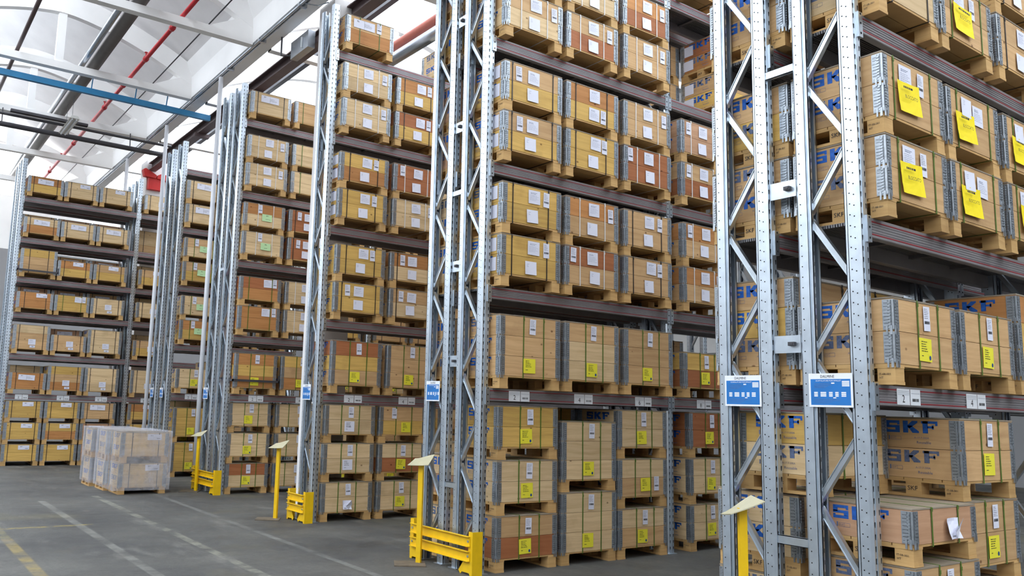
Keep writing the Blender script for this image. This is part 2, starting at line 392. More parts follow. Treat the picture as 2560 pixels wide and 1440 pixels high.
# papers: front plane y=0 local, centre bottom origin
def bars(mb, x, z, w, h, mi, seed, y=-.0012):
    r = random.Random(seed); u = x
    while u < x+w:
        b2 = r.choice((.0012, .0024, .0036))*(w/.05)
        mb.poly([(u, y, z), (min(u+b2, x+w), y, z), (min(u+b2, x+w), y, z+h), (u, y, z+h)], mi); u += b2+r.choice((.0012, .0022))*(w/.05)
def lines(mb, x, z, w, n, dz, mi, seed, th=.0022, y=-.0012):
    r = random.Random(seed)
    for i in range(n):
        u = x; L_ = w*r.uniform(.55, 1)
        while u < x+L_:
            a = r.uniform(.008, .03); mb.poly([(u, y, z-i*dz), (min(u+a, x+L_), y, z-i*dz), (min(u+a, x+L_), y, z-i*dz+th), (u, y, z-i*dz+th)], mi); u += a+.004
def sheet(mb, w, h, mi=0, curl=0.0, seed=1):
    nx, nz_ = (6, 6) if curl else (1, 1)
    r = random.Random(seed); idx = {}
    n = len(mb.v)
    for j in range(nz_+1):
        for i in range(nx+1):
            u = i/nx; v = j/nz_
            y = -curl*((1-v)**2*.8+(abs(u-.5)*2)**3*.35) + (r.uniform(-1, 1)*curl*.08)
            dx = 0
            mb.v.append((-w/2+u*w+dx, y, v*h))
    for j in range(nz_):
        for i in range(nx):
            a = n+j*(nx+1)+i; mb.f.append((a, a+1, a+nx+2, a+nx+1)); mb.m.append(mi)
_pp = {}
def paper_mesh(k, v=0):
    if (k, v) in _pp: return _pp[k, v]
    mb = MB()
    if k == 'W':     # narrow bar-code label
        sheet(mb, .078, .148); lines(mb, -.03, .132, .055, 6, .011, 1, v); bars(mb, -.03, .042, .06, .018, 1, v)
        mats = ['paper', 'inkd']; nm = 'barcode_label'
    elif k == 'A':   # typed sheet
        sheet(mb, .152, .135); lines(mb, -.05, .108, .09, 2, .010, 1, v, .003); lines(mb, -.06, .082, .12, 5, .012, 1, v+9, .0016)
        mats = ['paper', 'inkf']; nm = 'packing_sheet'
    elif k == 'B':   # nearly blank sheet
        sheet(mb, .145, .13, curl=.004, seed=v); lines(mb, -.055, .10, .03, 3, .012, 1, v, .002, -.008)
        mats = ['paper', 'inkf']; nm = 'packing_sheet'
    elif k == 'L':   # pair of landscape sheets
        sheet(mb, .34, .125); lines(mb, -.12, .10, .045, 2, .012, 1, v, .006); lines(mb, .0, .08, .13, 4, .014, 1, v+3, .003)
        mb.poly([(-.002, -.0012, 0), (.0, -.0012, 0), (.0, -.0012, .125), (-.002, -.0012, .125)], 1)
        mats = ['paper', 'inkd']; nm = 'delivery_note'
    elif k == 'M':   # smaller pair
        sheet(mb, .23, .10); lines(mb, -.07, .075, .05, 2, .012, 1, v, .006); bars(mb, .03, .022, .06, .012, 1, v)
        mats = ['paper', 'inkd']; nm = 'delivery_note'
    elif k == 'S':   # small stub with smudge
        sheet(mb, .11, .055); bars(mb, -.02, .018, .045, .02, 1, v); mats = ['paper', 'inkf']; nm = 'barcode_label'
    elif k in 'YV':  # yellow (or white) handwritten note
        sheet(mb, .150, .138); lines(mb, -.05, .115, .075, 5, .014, 1, v, .004); lines(mb, -.05, .03, .035, 1, .01, 1, v+1, .004)
        if k == 'Y' and v % 3 != 1:
            mb.poly([(.052+.012*math.cos(a*math.pi/5), -.0014, .024+.014*math.sin(a*math.pi/5)) for a in range(10)], 2)
        mats = ['yellowp' if k == 'Y' else 'paper', 'inkd', 'bluedot']; nm = 'yellow_note' if k == 'Y' else 'white_note'
    elif k == 'N':   # big warning-yellow sheet
        sheet(mb, .27, .20, curl=.016, seed=v); f3 = lambda u, w: (u, -.021, w)
        lines(mb, -.09, .150, .17, 1, .01, 1, v+2, .013, -.019); word(mb, 'BLOCCATO', f3, -.078, .088, .022, 1, .155)
        mats = ['yelloww', 'inkd']; nm = 'warning_note'
    elif k == 'G':
        sheet(mb, .185, .125, curl=.008, seed=v); lines(mb, -.02, .10, .05, 2, .012, 1, v, .005, -.011); lines(mb, -.03, .03, .1, 1, .012, 1, v, .005, -.014)
        mats = ['greenp', 'inkd']; nm = 'green_note'
    elif k == 'T':   # torn crumpled sheets
        sheet(mb, .13, .115, curl=.03, seed=v+5); mb.add([(-.03, -.04, .04), (.05, -.05, .12), (.075, -.02, .06), (.02, -.03, .0)], [(0, 3, 2, 1)])
        bars(mb, -.05, .012, .04, .01, 1, v, -.03); mats = ['paper', 'inkd']; nm = 'torn_sheet'
    elif k == 'X':   # flat sheet for the printed side
        sheet(mb, .15, .13); mats = ['paper']; nm = 'side_sheet'
    _pp[k, v] = (nm, mb.mesh(nm, mats)); return _pp[k, v]

# templates: strap colour, strap positions, papers (kind, u metres, v collar units from the bottom)
TPL = {
 'g1': ('g', (.27, .53), (('W', .40, -.15, 1), ('Y', .36, .18, 0))),
 'g2': ('g', (.25, .52), (('W', .24, -.15, 1), ('Y', .42, .18, 0))),
 'g3': ('g', (.26, .50), (('Y', .42, .25, 0), ('W', .58, .25, 0))),
 'gv': ('g', (.25, .50), (('W', .40, -.15, 1), ('V', .36, .18, 0))),
 'gt': ('g', (.25, .50), (('W', .40, -.15, 1), ('T', .38, .18, 0))),
 'g0': ('g', (.20, .52), (('L', .27, -.25, 1), ('W', .52, -.1, 1))),
 'gc': ('g', (.20, .52), (('T', .44, .2, 0),)),
 'ge': ('g', (.22, .55), (('A', .48, -.2, 1), ('B', .50, .15, 0))),
 'w1': ('w', (.19, .55), (('A', .39, -.2, 1), ('B', .38, .1, 0), ('W', .64, -.3, 1))),
 'w2': ('w', (.20, .55), (('W', .10, -.15, 1), ('A', .39, -.2, 1), ('B', .41, .1, 0))),
 'w3': ('w', (.17, .56), (('A', .40, -.2, 1), ('B', .38, .1, 0), ('W', .13, -.15, 1))),
 'k1': ('k', (.10, .62), (('W', .19, -.2, 1), ('A', .36, -.25, 1), ('B', .35, .15, 0))),
 'k2': ('k', (.13, .58), (('A', .41, -.2, 1), ('W', .56, -.2, 1), ('B', .37, .1, 0))),
 'k3': ('k', (.13, .58), (('A', .40, -.15, 1), ('A', .40, .15, 0), ('W', .54, .1, 0))),
 'd1': ('g', (.13, .58), (('A', .27, -.2, 1), ('W', .46, -.25, 1), ('N', .29, .25, 0))),
 'd2': ('g', (.14, .60), (('B', .26, -.25, 1), ('A', .43, -.35, 1), ('N', .24, .2, 0))),
 'd3': ('k', (.16, .60), (('A', .40, -.15, 1),)),
 'q1': ('k', (.12, .62), (('L', .36, -.3, 1),)),
 'q2': ('k', (.16, .60), (('M', .52, -.15, 1),)),
 'q3': ('g', (.16, .58), (('A', .50, -.15, 1), ('W', .64, -.1, 1))),
 'q4': ('k', (.12, .62), (('M', .45, -.15, 1),)),
 'n1': ('w', (.24, .55), (('W', .30, -.1, 1), ('G', .42, .45, 0))),
 'n2': ('g', (.20, .60), (('W', .26, -.1, 1), ('G', .40, .55, 0))),
 'e1': ('k', (.12, .62), (('A', .40, .55, 0), ('S', .42, .15, 0))),
 'e2': ('k', (.12, .62), (('L', .38, -.35, 1),)),
 'bk': ('k', (.18, .58), ()), 'bg': ('g', (.22, .54), (('Y', .46, .2, 0),)), 'bw': ('w', (.2, .55), ()),
}
ORD = ['', 'first', 'second', 'third', 'fourth', 'fifth']
LEVN = ['floor', 'first shelf', 'second shelf', 'third shelf', 'fourth shelf', 'fifth shelf', 'top shelf']
STRN = {'g': 'green', 'w': 'white', 'k': 'dark'}
labels_used = {}
pcount = [0]
def crate(x, y, z, tones, tpl, desc, group, sc=(1, 1, 1), rot=0.0, side=None, hinges=4):
    n = len(tones); sc_, spos, papers = TPL[tpl]
    root = bpy.data.objects.new('pallet_crate', None); COL.objects.link(root); root.empty_display_size = .1
    root.location = (x, y, z); root.rotation_euler = (0, 0, rot); root.scale = sc
    top, bot = TONE[tones[-1]][0], TONE[tones[0]][0]
    tn = top if top == bot else top.replace(' wooden', '')+' over '+bot.replace(' wooden', '')
    noun = 'crate'
    lab = f"{tn} {noun}, {STRN[sc_]} straps, {desc}"
    if len(lab.replace(',', ' ').replace('-', ' ').split()) > 16: lab = f"{tn} {noun}, {desc}"
    if len(lab.replace(',', ' ').replace('-', ' ').split()) > 16: lab = f"{TONE[tones[-1]][0].replace(' wooden','')} {noun}, {desc}"
    labels_used[lab] = labels_used.get(lab, 0)+1
    tag(root, lab, 'crate', group)
    obj('pallet', PALLET, root)
    for i, tn_ in enumerate(tones):
        jx = random.uniform(-.002, .002)
        c = obj('collar', COLLARS[(pcount[0]+i) % 3], root, (jx, 0, CP+i*CH))
        c.material_slots[0].link = 'OBJECT'; c.material_slots[0].material = MAT['wood_'+tn_]
        obj('corner_hinge', HINGE, c, (0, 0, 0)); obj('corner_hinge', HINGE, c, (CW, 0, 0), (0, 0, math.pi/2))
        if hinges == 4:
            obj('corner_hinge', HINGE, c, (0, CD, 0), (0, 0, -math.pi/2)); obj('corner_hinge', HINGE, c, (CW, CD, 0), (0, 0, math.pi))
    obj('lid', LID, root, (0, 0, CP+n*CH))
    for sx in spos: obj('strap', strap_mesh(n, sc_), root, (sx+random.uniform(-.012, .012), 0, 0), (0, random.uniform(-.006, .006), 0))
    hgt = {'W': .148, 'A': .135, 'B': .13, 'L': .125, 'M': .10, 'S': .055, 'Y': .138, 'V': .138, 'N': .20, 'G': .125, 'T': .115, 'X': .13}
    for i, (k, u, v, frm) in enumerate(papers):
        pcount[0] += 1
        nm, me = paper_mesh(k, pcount[0] % 4)
        if frm == 1: zz = CP+n*CH+v*.19-hgt[k]+.012     # hung from the top edge
        else: zz = CP+v*CH
        if n == 1 and frm == 0: zz = CP+.02
        o = obj(nm, me, root, (u+random.uniform(-.012, .012), -.0068-.0008*i, zz+random.uniform(-.004, .004)), (0, random.uniform(-.035, .035), 0))
        if k == 'Y': o['label'] = 'yellow note'
    if side:
        nm, me = paper_mesh('X', 0)
        for i in range(n): obj(nm, me, root, (-.0045, CD*side, CP+i*CH+.03), (0, 0, -math.pi/2))
    pcount[0] += 1
    return root
def CHH(n): return CP+n*CH+.009

def stack(rack, level, slot, x, y, z, specs, sc=(1, 1, 1), back='', group=None, side=None, hinges=4):
    """specs bottom -> top"""
    n = len(specs); zz = z
    for i, sp_ in enumerate(specs):
        tones, tpl = sp_
        pos = '' if n == 1 else (('lower', 'upper')[i] if n == 2 else ('bottom', 'middle', 'top')[i])
        d = f"{pos+', ' if pos else ''}{ORD[slot]} from end, {LEVN[level]}, {rack}{back}"
        jx = random.uniform(0, .005)
        crate(x+jx, y+random.uniform(-.004, .004), zz, tones, tpl, d, group or f"crates on the {LEVN[level]} of the {rack}", sc, side=side, hinges=hinges)
        zz += CHH(len(tones))*sc[2]+.0025

# ------------------------------------------------------------------ rack parts
PW = .10   # post width along x
_posts = {}
def post_mesh(h, rear):
    """U channel post, closed face toward the aisle; rear=True mirrors it in y. origin: near corner at floor"""
    key = (round(h, 2), rear)
    if key in _posts: return _posts[key]
    mb = MB(); d = .095; t = .004
    S = (lambda y: d-y) if rear else (lambda y: y)
    def bx(x0, y0, x1, y1, z0=0, z1=h, mi=0):
        a, b2 = sorted((S(y0), S(y1))); mb.box(x0, a, z0, x1, b2, z1, mi)
    bx(.012, 0, PW-.012, t); bx(.036, -.004, .064, 0)              # slotted face with a raised middle
    bx(0, .014, t, d-.02); bx(PW-t, .014, PW, d-.02)
    # chamfers
    def ch(xa, ya, xb, yb):
        mb.poly([(xa, S(ya), 0), (xb, S(yb), 0), (xb, S(yb), h), (xa, S(ya), h)])
        mb.poly([(xa+t, S(ya)+(0), 0), (xa+t, S(ya), h), (xb+t, S(yb), h), (xb+t, S(yb), 0)])
    ch(0, .014, .012, 0); ch(PW-.012-t, 0, PW-t, .014)
    bx(.010, d-.02, .014, d); bx(PW-.014, d-.02, PW-.010, d); bx(0, d-.024, .014, d-.02); bx(PW-.014, d-.024, PW, d-.02)
    bx(.010, d-.004, .030, d); bx(PW-.030, d-.004, PW-.010, d)
    # holes and slots
    z = .06; k = 0
    while z < h-.05:
        for (yy) in ((.030,) if rear else (.030, .056)):
            zz = z+(0 if yy < .05 else .012)
            mb.poly([(-.0012, S(yy)+.0042*math.cos(a*math.pi/4), zz+.0042*math.sin(a*math.pi/4)) for a in range(8)], 1)
        for xx in (.024, .076):
            yv = S(-.0012) if not rear else S(-.0012)
            mb.poly([(xx-.006, yv, z+.014), (xx-.003, yv, z-.014), (xx+.003, yv, z-.014), (xx+.006, yv, z+.014), (xx, yv, z+.019)], 1)
        if rear:
            mb.poly([(.0195, d-S(0)+0 if False else S(d+.0012), z), (.0245, S(d+.0012), z), (.0245, S(d+.0012), z+.025), (.0195, S(d+.0012), z+.025)], 1)
        z += .066; k += 1
    bx(-.02, -.02, PW+.02, d+.01, 0, .006)
    _posts[key] = mb.mesh('post', ['steel', 'hole']); return _posts[key]
def beam_mesh(L_, flip=False):
    """box beam: origin at left end, front face y=0, top z=0; red lines as on the rack"""
    mb = MB(); H = .118; s = -1 if flip else 1
    prof = [(0, 0), (0, -.018)]
    z = -.018
    for i in range(5):
        prof += [(0.004, z-.002), (0.004, z-.006), (0, z-.008)]; z -= .0165
        prof += [(0, z)]
    prof += [(0, -H+.004), (.003, -H), (.045, -H), (.048, -H+.003), (.048, 0)]
    prof = [(a*s, b2) for a, b2 in prof]
    mb.prism(prof, 'x', .045, L_-.045)
    for zz in (-.022, -.098):
        mb.box(.045, (-.0015 if not flip else .0), zz-.004, L_-.045, (.0 if not flip else .0015), zz+.004, 1)
    for a, b2 in ((0, .046), (L_-.046, L_)):
        y0, y1 = sorted((-.004*s, .03*s)); mb.box(a, y0, -.15, b2, y1, .012, 2)
        for zz in (-.125, -.06, 0.0):
            y2, y3 = sorted((-.006*s, -.004*s)); mb.box((a+b2)/2-.006, y2, zz-.006, (a+b2)/2+.006, y3, zz+.006, 3)
    return mb.mesh('beam', ['beam', 'beamred', 'steeld', 'hole'])
_decks = {}
def deck_mesh(L_, D_):
    key = (round(L_, 2), round(D_, 2))
    if key in _decks: return _decks[key]
    mb = MB(); k = 7; bw = D_/k
    for i in range(k):
        mb.box(0, i*bw+.003, -.004, L_, (i+1)*bw-.003, -.001)
        for dy in (.15, .5, .85): mb.box(0, i*bw+bw*dy-.005, -.022, L_, i*bw+bw*dy+.005, -.004)
    for xx in (L_*.25, L_*.5, L_*.75): mb.box(xx-.02, 0, -.045, xx+.02, D_, -.022)
    _decks[key] = mb.mesh('shelf_deck', ['deck']); return _decks[key]

def frame(rack, x, y0, y1, h, zj, dzj, full=True):
    """upright frame with near post at y0 (front edge) and far post ending at y1"""
    e = obj('upright_frame', None, rack, (x, y0, 0)); D_ = y1-y0; d = .095
    obj('post', post_mesh(h, False), e); obj('post', post_mesh(h, True), e, (0, D_-d, 0))
    # zigzag braces: far joints at zj + k*dzj, near joints half-way between
    mb = MB(); ya, yb = .07, D_-.07
    z = zj-dzj/2; side = 0; pts = []
    zz = zj-dzj
    seq = []
    far = []; k = -1
    z = zj+dzj*(-1)
    cur = (yb, max(z, .1)) if z > 0 else None
    joints = []
    kk = 0; z = zj-dzj*math.floor(zj/dzj) if zj > dzj else zj
    z0 = z
    while z < h-.1:
        joints.append((yb, z)); joints.append((ya, z+dzj/2)); z += dzj
    joints.insert(0, (ya, z0-dzj/2)) if z0-dzj/2 > .08 else None
    joints = [j for j in joints if j[1] < h-.08]
    for a, b2 in zip(joints[:-1], joints[1:]):
        bm = MB(); p = (.045, a[0], a[1]+.02*(1 if b2[1] > a[1] else -1)); q = (.045, b2[0], b2[1]-.02)
        bm.bar(p, q, .034, .030); 
        t = (Vector(q)-Vector(p)).normalized(); n_ = Vector((0, -t.z, t.y))
        for sg in (-1, 1):
            bm.bar(Vector(p)+n_*sg*.015+Vector((-.017, 0, 0)), Vector(q)+n_*sg*.015+Vector((-.017, 0, 0)), .004, .006)
        obj('brace', bm.mesh('brace', ['steeld']), e)
    for yy in (ya, yb):
        bm = MB(); bm.bar((.045, ya, .12), (.045, yb, .12), .034, .03)
    obj('brace', bm.mesh('brace', ['steeld']), e)
    return e
def load_plate(rack, x, y_c, z_c, w=.267, h=.20):
    mb = MB(); mb.box(-.003, -w/2, -h/2, 0, w/2, h/2, 0)
    fn = lambda u, v: (-.0042, w/2-u, -h/2+v)
    fb = lambda u, v: (-.0036, w/2-u, -h/2+v)
    R_ = lambda a, b2, c2, d, mi, f=fn: mb.poly([f(a, b2), f(c2, b2), f(c2, d), f(a, d)], mi)
    R_(.012, .012, w-.012, h-.034, 1, fb)
    word(mb, 'DALMINE', fn, .075, h-.026, .016, 2, .085)
    word(mb, 'SCAFFALATURE PORTAPALLET', fn, .045, h-.048, .0085, 0, .155)
    for i in range(4): R_(.035, h-.062-i*.008, .035+(.09, .11, .085, .07)[i], h-.0605-i*.008, 3)
    for i in range(4): R_(w-.062, h-.052-i*.0085, w-.018, h-.0455-i*.0085, 0)
    R_(.14, h-.062, .16, h-.055, 0)
    for i in range(3):
        for a, b2 in ((.033, .056), (.073, .108), (.125, .147), (.163, .183), (.2, .228)): R_(a, .082-i*.010, b2, .0895-i*.010, 0)
    for i in range(4): R_(.035, .046-i*.008, .035+(.14, .155, .11, .09)[i], .0472-i*.008, 3)
    R_(.15, .052, .168, .058, 0)
    o = obj('load_plate', mb.mesh('load_plate', ['plate', 'blue', 'inkd', 'inkf']), rack, (x, y_c, z_c))
    o['label'] = 'blue and white load plate'; return o
def slot_label(rack, x, y, z, digit, w=.30):
    mb = MB(); h = .095
    mb.box(0, -.002, 0, w*.5, 0, h, 0); mb.box(w*.53, -.002, 0, w*.93, 0, h, 0)
    fn = lambda u, v: (u, -.0032, v)
    word(mb, digit, fn, w*.20, .014, .045, 1, .034)
    for i in range(3): mb.poly([fn(.01, .06+i*.01), fn(w*.47, .06+i*.01), fn(w*.47, .0612+i*.01), fn(.01, .0612+i*.01)], 2)
    bars(mb, w*.60, .022, w*.26, .018, 1, ord(digit[0]), -.0032); mb.poly([fn(w*.56, .07), fn(w*.9, .07), fn(w*.9, .0715), fn(w*.56, .0715)], 2)
    o = obj('location_label', mb.mesh('location_label', ['plate', 'inkd', 'inkf']), rack, (x, y, z)); o['label'] = f'white card numbered {digit} beside a barcode card'
    return o
def spacer(rack, x, y0, y1, z, hh=.055):
    mb = MB(); mb.box(0, 0, -hh/2, .006, y1-y0, hh/2); mb.box(0, 0, hh/2-.004, .03, y1-y0, hh/2); mb.box(0, 0, -hh/2, .03, y1-y0, -hh/2+.004)
    for yy in (.03, y1-y0-.03): mb.tube([(-.004, yy, 0), (0, yy, 0)], .008, 8)
    obj('row_spacer', mb.mesh('row_spacer', ['steel']), rack, (x, y0, z))
def tie_plate(rack, x, y0, y1, z):
    mb = MB(); w = y1-y0
    mb.box(0, 0, -.055, .004, w, .055); mb.box(-.028, .03, -.012, .0, .07, .012, 1); mb.box(-.032, .036, -.006, -.028, .058, .006, 1)
    obj('tie_plate', mb.mesh('tie_plate', ['steel', 'darks']), rack, (x, y0, z))

def make_rack(label, x0, runs, bays, lrs, h, zj, dzj, digits=(), lw=.3, tops=None):
    """runs: list of (y_near, y_far, facing) ; bays: list of post x ; lrs: lower red line heights"""
    root = bpy.data.objects.new('pallet_rack', None); COL.objects.link(root); root.location = (x0, runs[0][0], 0)
    tag(root, label, 'rack')
    X = [b2-x0 for b2 in bays]
    for (ya, yb) in runs:
        a, b2 = ya-runs[0][0], yb-runs[0][0]
        for xx in X: frame(root, xx, a, b2, h, zj, dzj)
        for i in range(len(X)-1):
            L_ = X[i+1]-X[i]-PW+.09
            bf = beam_mesh(L_); bb = beam_mesh(L_, True)
            for lv in lrs:
                zt = lv+.098
                obj('beam', bf, root, (X[i]+PW-.045, a-.012, zt)); obj('beam', bb, root, (X[i]+PW-.045, b2+.012, zt))
                obj('shelf_deck', deck_mesh(L_-.1, b2-a-.06), root, (X[i]+PW+.005, a+.03, zt))
    return root

# ---- slots and levels
def bt(lr): return lr+.10     # beam top (where a pallet stands)
LD = [1.61, 2.60, 3.88]; LC = [1.59, 2.56, 3.79, 5.07, 6.33]; LB = [1.53, 2.49, 3.75, 5.01, 6.20]
LA = [1.50, 2.46, 3.71, 4.88, 6.14]; LZ = [1.50, 2.45, 3.61, 4.78, 5.99]; LE = [1.39, 2.23, 3.10, 3.86, 4.72, 5.62]

# D : nearest rack
RD = make_rack('nearest galvanised pallet rack on the right, two back-to-back rows, two large blue load plates', 4.775,
               [(2.490, 2.885), (3.085, 3.478)], [4.775, 7.37, 9.97], LD+[5.16], 7.1, 1.0, .876)
load_plate(RD, -.006, 2.70-2.49, 1.672); load_plate(RD, -.006, 3.288-2.49, 1.667)
spacer(RD, .02, 2.885-2.49-.07, 3.085-2.49+.07, 3.76); spacer(RD, .02, 2.885-2.49-.07, 3.085-2.49+.07, .757)
for z in (4.42, 2.96, 1.96): tie_plate(RD, .03, 2.90-2.49, 3.08-2.49, z)
slot_label(RD, 5.08-4.775, -.014, 1.60, '2'); slot_label(RD, 5.97-4.775, -.014, 1.60, '4')
# C
RC = make_rack('second pallet rack from right, two rows, galvanised, yellow guard at its foot', 4.775,
               [(6.06, 6.455), (6.605, 6.996)], [4.775, 7.41, 10.0], LC, 7.6, .985, .853)
load_plate(RC, -.006, 6.82-6.06, 1.655, .235, .2)
spacer(RC, .02, 6.455-6.06-.07, 6.605-6.06+.07, 3.655); spacer(RC, .02, 6.455-6.06-.07, 6.605-6.06+.07, .755)
for z in (5.50, 4.35, 2.90, 1.95): tie_plate(RC, .03, 6.46-6.06, 6.60-6.06, z)
for xx, dg in ((5.11, '2'), (5.97, '4'), (6.87, '6'), (7.90, '8')): slot_label(RC, xx-4.775, -.014, 1.575, dg, .28)
# B
XB = 4.83
RB = make_rack('third pallet rack from right, one narrow row with a short yellow guard', XB,
               [(9.54, 9.92)], [XB, XB+2.62, XB+5.24, XB+7.86], LB, 6.95, .99, .865)
load_plate(RB, -.006, 9.79-9.54, 1.635, .235, .2)
for xx, dg in ((5.24, '2'), (6.09, '4')): slot_label(RB, xx-XB, -.014, 1.515, dg, .29)
# A
RA = make_rack('fourth pallet rack from right, two rows of tall galvanised posts', XB,
               [(12.80, 13.19), (13.36, 13.75)], [XB, XB+2.62, XB+5.24], LA, 6.86, .99, .86)
load_plate(RA, -.006, 13.64-12.80, 1.60, .22, .19)
for xx, dg in ((5.25, '2'), (6.10, '4')): slot_label(RA, xx-XB, -.014, 1.485, dg, .28)
spacer(RA, .02, 12.8-12.8+.32, 13.36-12.8+.07, 3.7)
# Z
RZ = make_rack('fifth pallet rack from right, mostly hidden bundle of galvanised posts', 4.85,
               [(15.94, 16.33), (16.64, 17.03)], [4.85, 7.47], LZ, 6.65, .99, .86)
load_plate(RZ, -.006, 16.86-15.94, 1.60, .2, .19); load_plate(RZ, -.006, 16.22-15.94, 1.60, .2, .19)
slot_label(RZ, 5.22-4.85, -.014, 1.485, '2', .27)
# E
RE = make_rack('far left pallet rack facing the open floor, brownish shelf beams', 2.35,
               [(19.08, 19.46), (19.72, 20.10)], [2.35, 4.83, 7.35], LE, 6.55, .99, .86)
for xx, dg in ((2.64, '2'), (3.46, '4'), (4.25, '6'), (5.24, '8')): slot_label(RE, xx-2.35, -.014, 1.375, dg, .27)

for rk_, (xa_, xb_, dy_, zc_) in ((RA, (4.90, 5.72, -.135, 1.82)), (RE, (2.42, 3.24, -.15, 4.10))):
    mb = MB(); mb.box(0, -.02, -.018, xb_-xa_, .0, .018); mb.box(0, -.02, -.018, .02, .13, .018); mb.box(xb_-xa_-.02, -.02, -.018, xb_-xa_, .0, .10)
    obj('retaining_bar', mb.mesh('retaining_bar', ['darks']), rk_, (xa_-rk_.location.x, dy_, zc_))
N1, N2, N3, N4, N5, N6 = 'nearest rack', 'second rack', 'third rack', 'fourth rack', 'fifth rack', 'far left rack'
BK = ', back row'
one = (1, 1, 1)
# ---------- D crates
XD = [4.896, 5.72, 6.575]; YD = 2.385; YDb = 3.0
stack(N1, 0, 1, 4.91, 2.34, 0, [('ttt', 'g1'), ('n', 'gc')])
stack(N1, 0, 2, 5.70, 2.41, 0, [('tt', 'g1'), ('tt', 'g1'), ('tt', 'g1')])
stack(N1, 1, 1, XD[0], YD, bt(LD[0]), [('tt', 'g1')]); stack(N1, 1, 2, XD[1], YD, bt(LD[0]), [('tt', 'g1')])
stack(N1, 1, 3, XD[2], YD, bt(LD[0]), [('yyo', 'g1')])
for i in range(3): stack(N1, 2, i+1, XD[i], YD, bt(LD[1]), [('tt', ('d1', 'd2', 'd1')[i]), ('tt', ('d1', 'd2', 'd2')[i])])
stack(N1, 3, 1, XD[0], YD, bt(LD[2]), [('pp', 'd3')]); stack(N1, 3, 2, XD[1], YD, bt(LD[2]), [('tt', 'd1')])
stack(N1, 3, 3, XD[2], YD, bt(LD[2]), [('tt', 'k2'), ('tp', 'k2')])
stack(N1, 0, 1, 4.94, YDb+.03, 0, [('pp', 'bg'), ('pp', 'bg')], back=BK)
crate(4.912, 2.845, 1.03, 'py', 'bg', 'topmost on the floor behind the low crate, nearest rack', 'crates on the floor of the nearest rack')
stack(N1, 0, 2, 5.77, YDb+.03, 0, [('tt', 'bg'), ('tt', 'bg')], back=BK)
stack(N1, 1, 1, XD[0], YDb, bt(LD[0]), [('tyt', 'bk')], back=BK); stack(N1, 1, 2, XD[1], YDb, bt(LD[0]), [('yyy', 'bk')], back=BK)
stack(N1, 2, 1, XD[0], YDb, bt(LD[1]), [('tt', 'bw'), ('yt', 'bw')], back=BK); stack(N1, 3, 1, XD[0], YDb, bt(LD[2]), [('tt', 'bw')], back=BK)
stack(N1, 2, 2, XD[1], YDb, bt(LD[1]), [('tt', 'bw'), ('tt', 'bw')], back=BK)
# ---------- C crates
XC = [4.896, 5.73, 6.59, 7.56]; XCf = [4.98, 5.815, 6.61, 7.77]; YC = 5.94; YCf = 6.05; YCb = 6.56
stack(N2, 0, 1, XCf[0], YCf, 0, [('rt', 'g1'), ('pp', 'g1'), ('yy', 'g1')], side=None)
stack(N2, 0, 2, XCf[1], YCf, 0, [('ppp', 'g1'), ('ppp', 'g1')])
stack(N2, 0, 3, XCf[2], YCf, 0, [('tp', 'g1'), ('tp', 'g3'), ('pp', 'g1')])
stack(N2, 0, 4, XCf[3], YCf, 0, [('pp', 'g1'), ('pp', 'g1'), ('rr', 'g1')])
stack(N2, 1, 1, XC[0], YC, bt(LC[0]), [('ttt', 'g1')]); stack(N2, 1, 2, XC[1], YC, bt(LC[0]), [('ppt', 'g1')])
stack(N2, 1, 3, XC[2], YC, bt(LC[0]), [('ttt', 'g1')]); stack(N2, 1, 4, 7.55, YC, bt(LC[0]), [('ry', 'g1')])
stack(N2, 2, 1, XC[0], YC, bt(LC[1]), [('yy', 'k2'), ('yy', 'k2')], side=.25); stack(N2, 2, 2, XC[1], YC, bt(LC[1]), [('tr', 'w2'), ('to', 'w1')])
stack(N2, 2, 3, XC[2], YC, bt(LC[1]), [('tt', 'k2'), ('tt', 'k2')]); stack(N2, 2, 4, 7.55, YC, bt(LC[1]), [('to', 'w1'), ('to', 'w3')])
stack(N2, 3, 1, XC[0], YC, bt(LC[2]), [('yt', 'k1'), ('yt', 'k1')], side=.25); stack(N2, 3, 2, XC[1], YC, bt(LC[2]), [('yy', 'k2'), ('yo', 'k3')])
stack(N2, 3, 3, XC[2], YC, bt(LC[2]), [('rr', 'w2'), ('tt', 'w1')]); stack(N2, 3, 4, 7.55, YC, bt(LC[2]), [('rt', 'w3'), ('nn', 'w3')])
stack(N2, 4, 1, XC[0], YC, bt(LC[3]), [('pt', 'w1'), ('tt', 'w1')]); stack(N2, 4, 2, XC[1], YC, bt(LC[3]), [('rt', 'w1'), ('pp', 'w1')])
stack(N2, 4, 3, XC[2], YC, bt(LC[3]), [('tt', 'w1'), ('ro', 'w1')])
stack(N2, 4, 5, 8.30, YC, bt(LC[3]), [('yt', 'bk'), ('or', 'bk')], side=.80)
stack(N2, 5, 4, 7.60, YC, bt(LC[4]), [('tt', 'bk')])
for lv, (z, sp1) in enumerate([(0, [('pp', 'bg'), ('np', 'bg')]), (bt(LC[0]), [('ttt', 'bk')]), (bt(LC[1]), [('pp', 'bk'), ('pp', 'bk')]),
                               (bt(LC[2]), [('nt', 'bk'), ('nn', 'bk')]), (bt(LC[3]), [('yt', 'bk'), ('nt', 'bk')])]):
    stack(N2, lv, 1, 4.897 if lv else 4.98, YCb+(.10 if lv == 0 else 0), z, sp1, back=BK)
stack(N2, 0, 2, 5.815, YCb+.10, 0, [('tt', 'bg'), ('tt', 'bg'), ('yy', 'bg')], back=BK); stack(N2, 0, 3, 6.61, YCb+.10, 0, [('pp', 'bg'), ('pp', 'bg'), ('pp', 'bg')], back=BK)
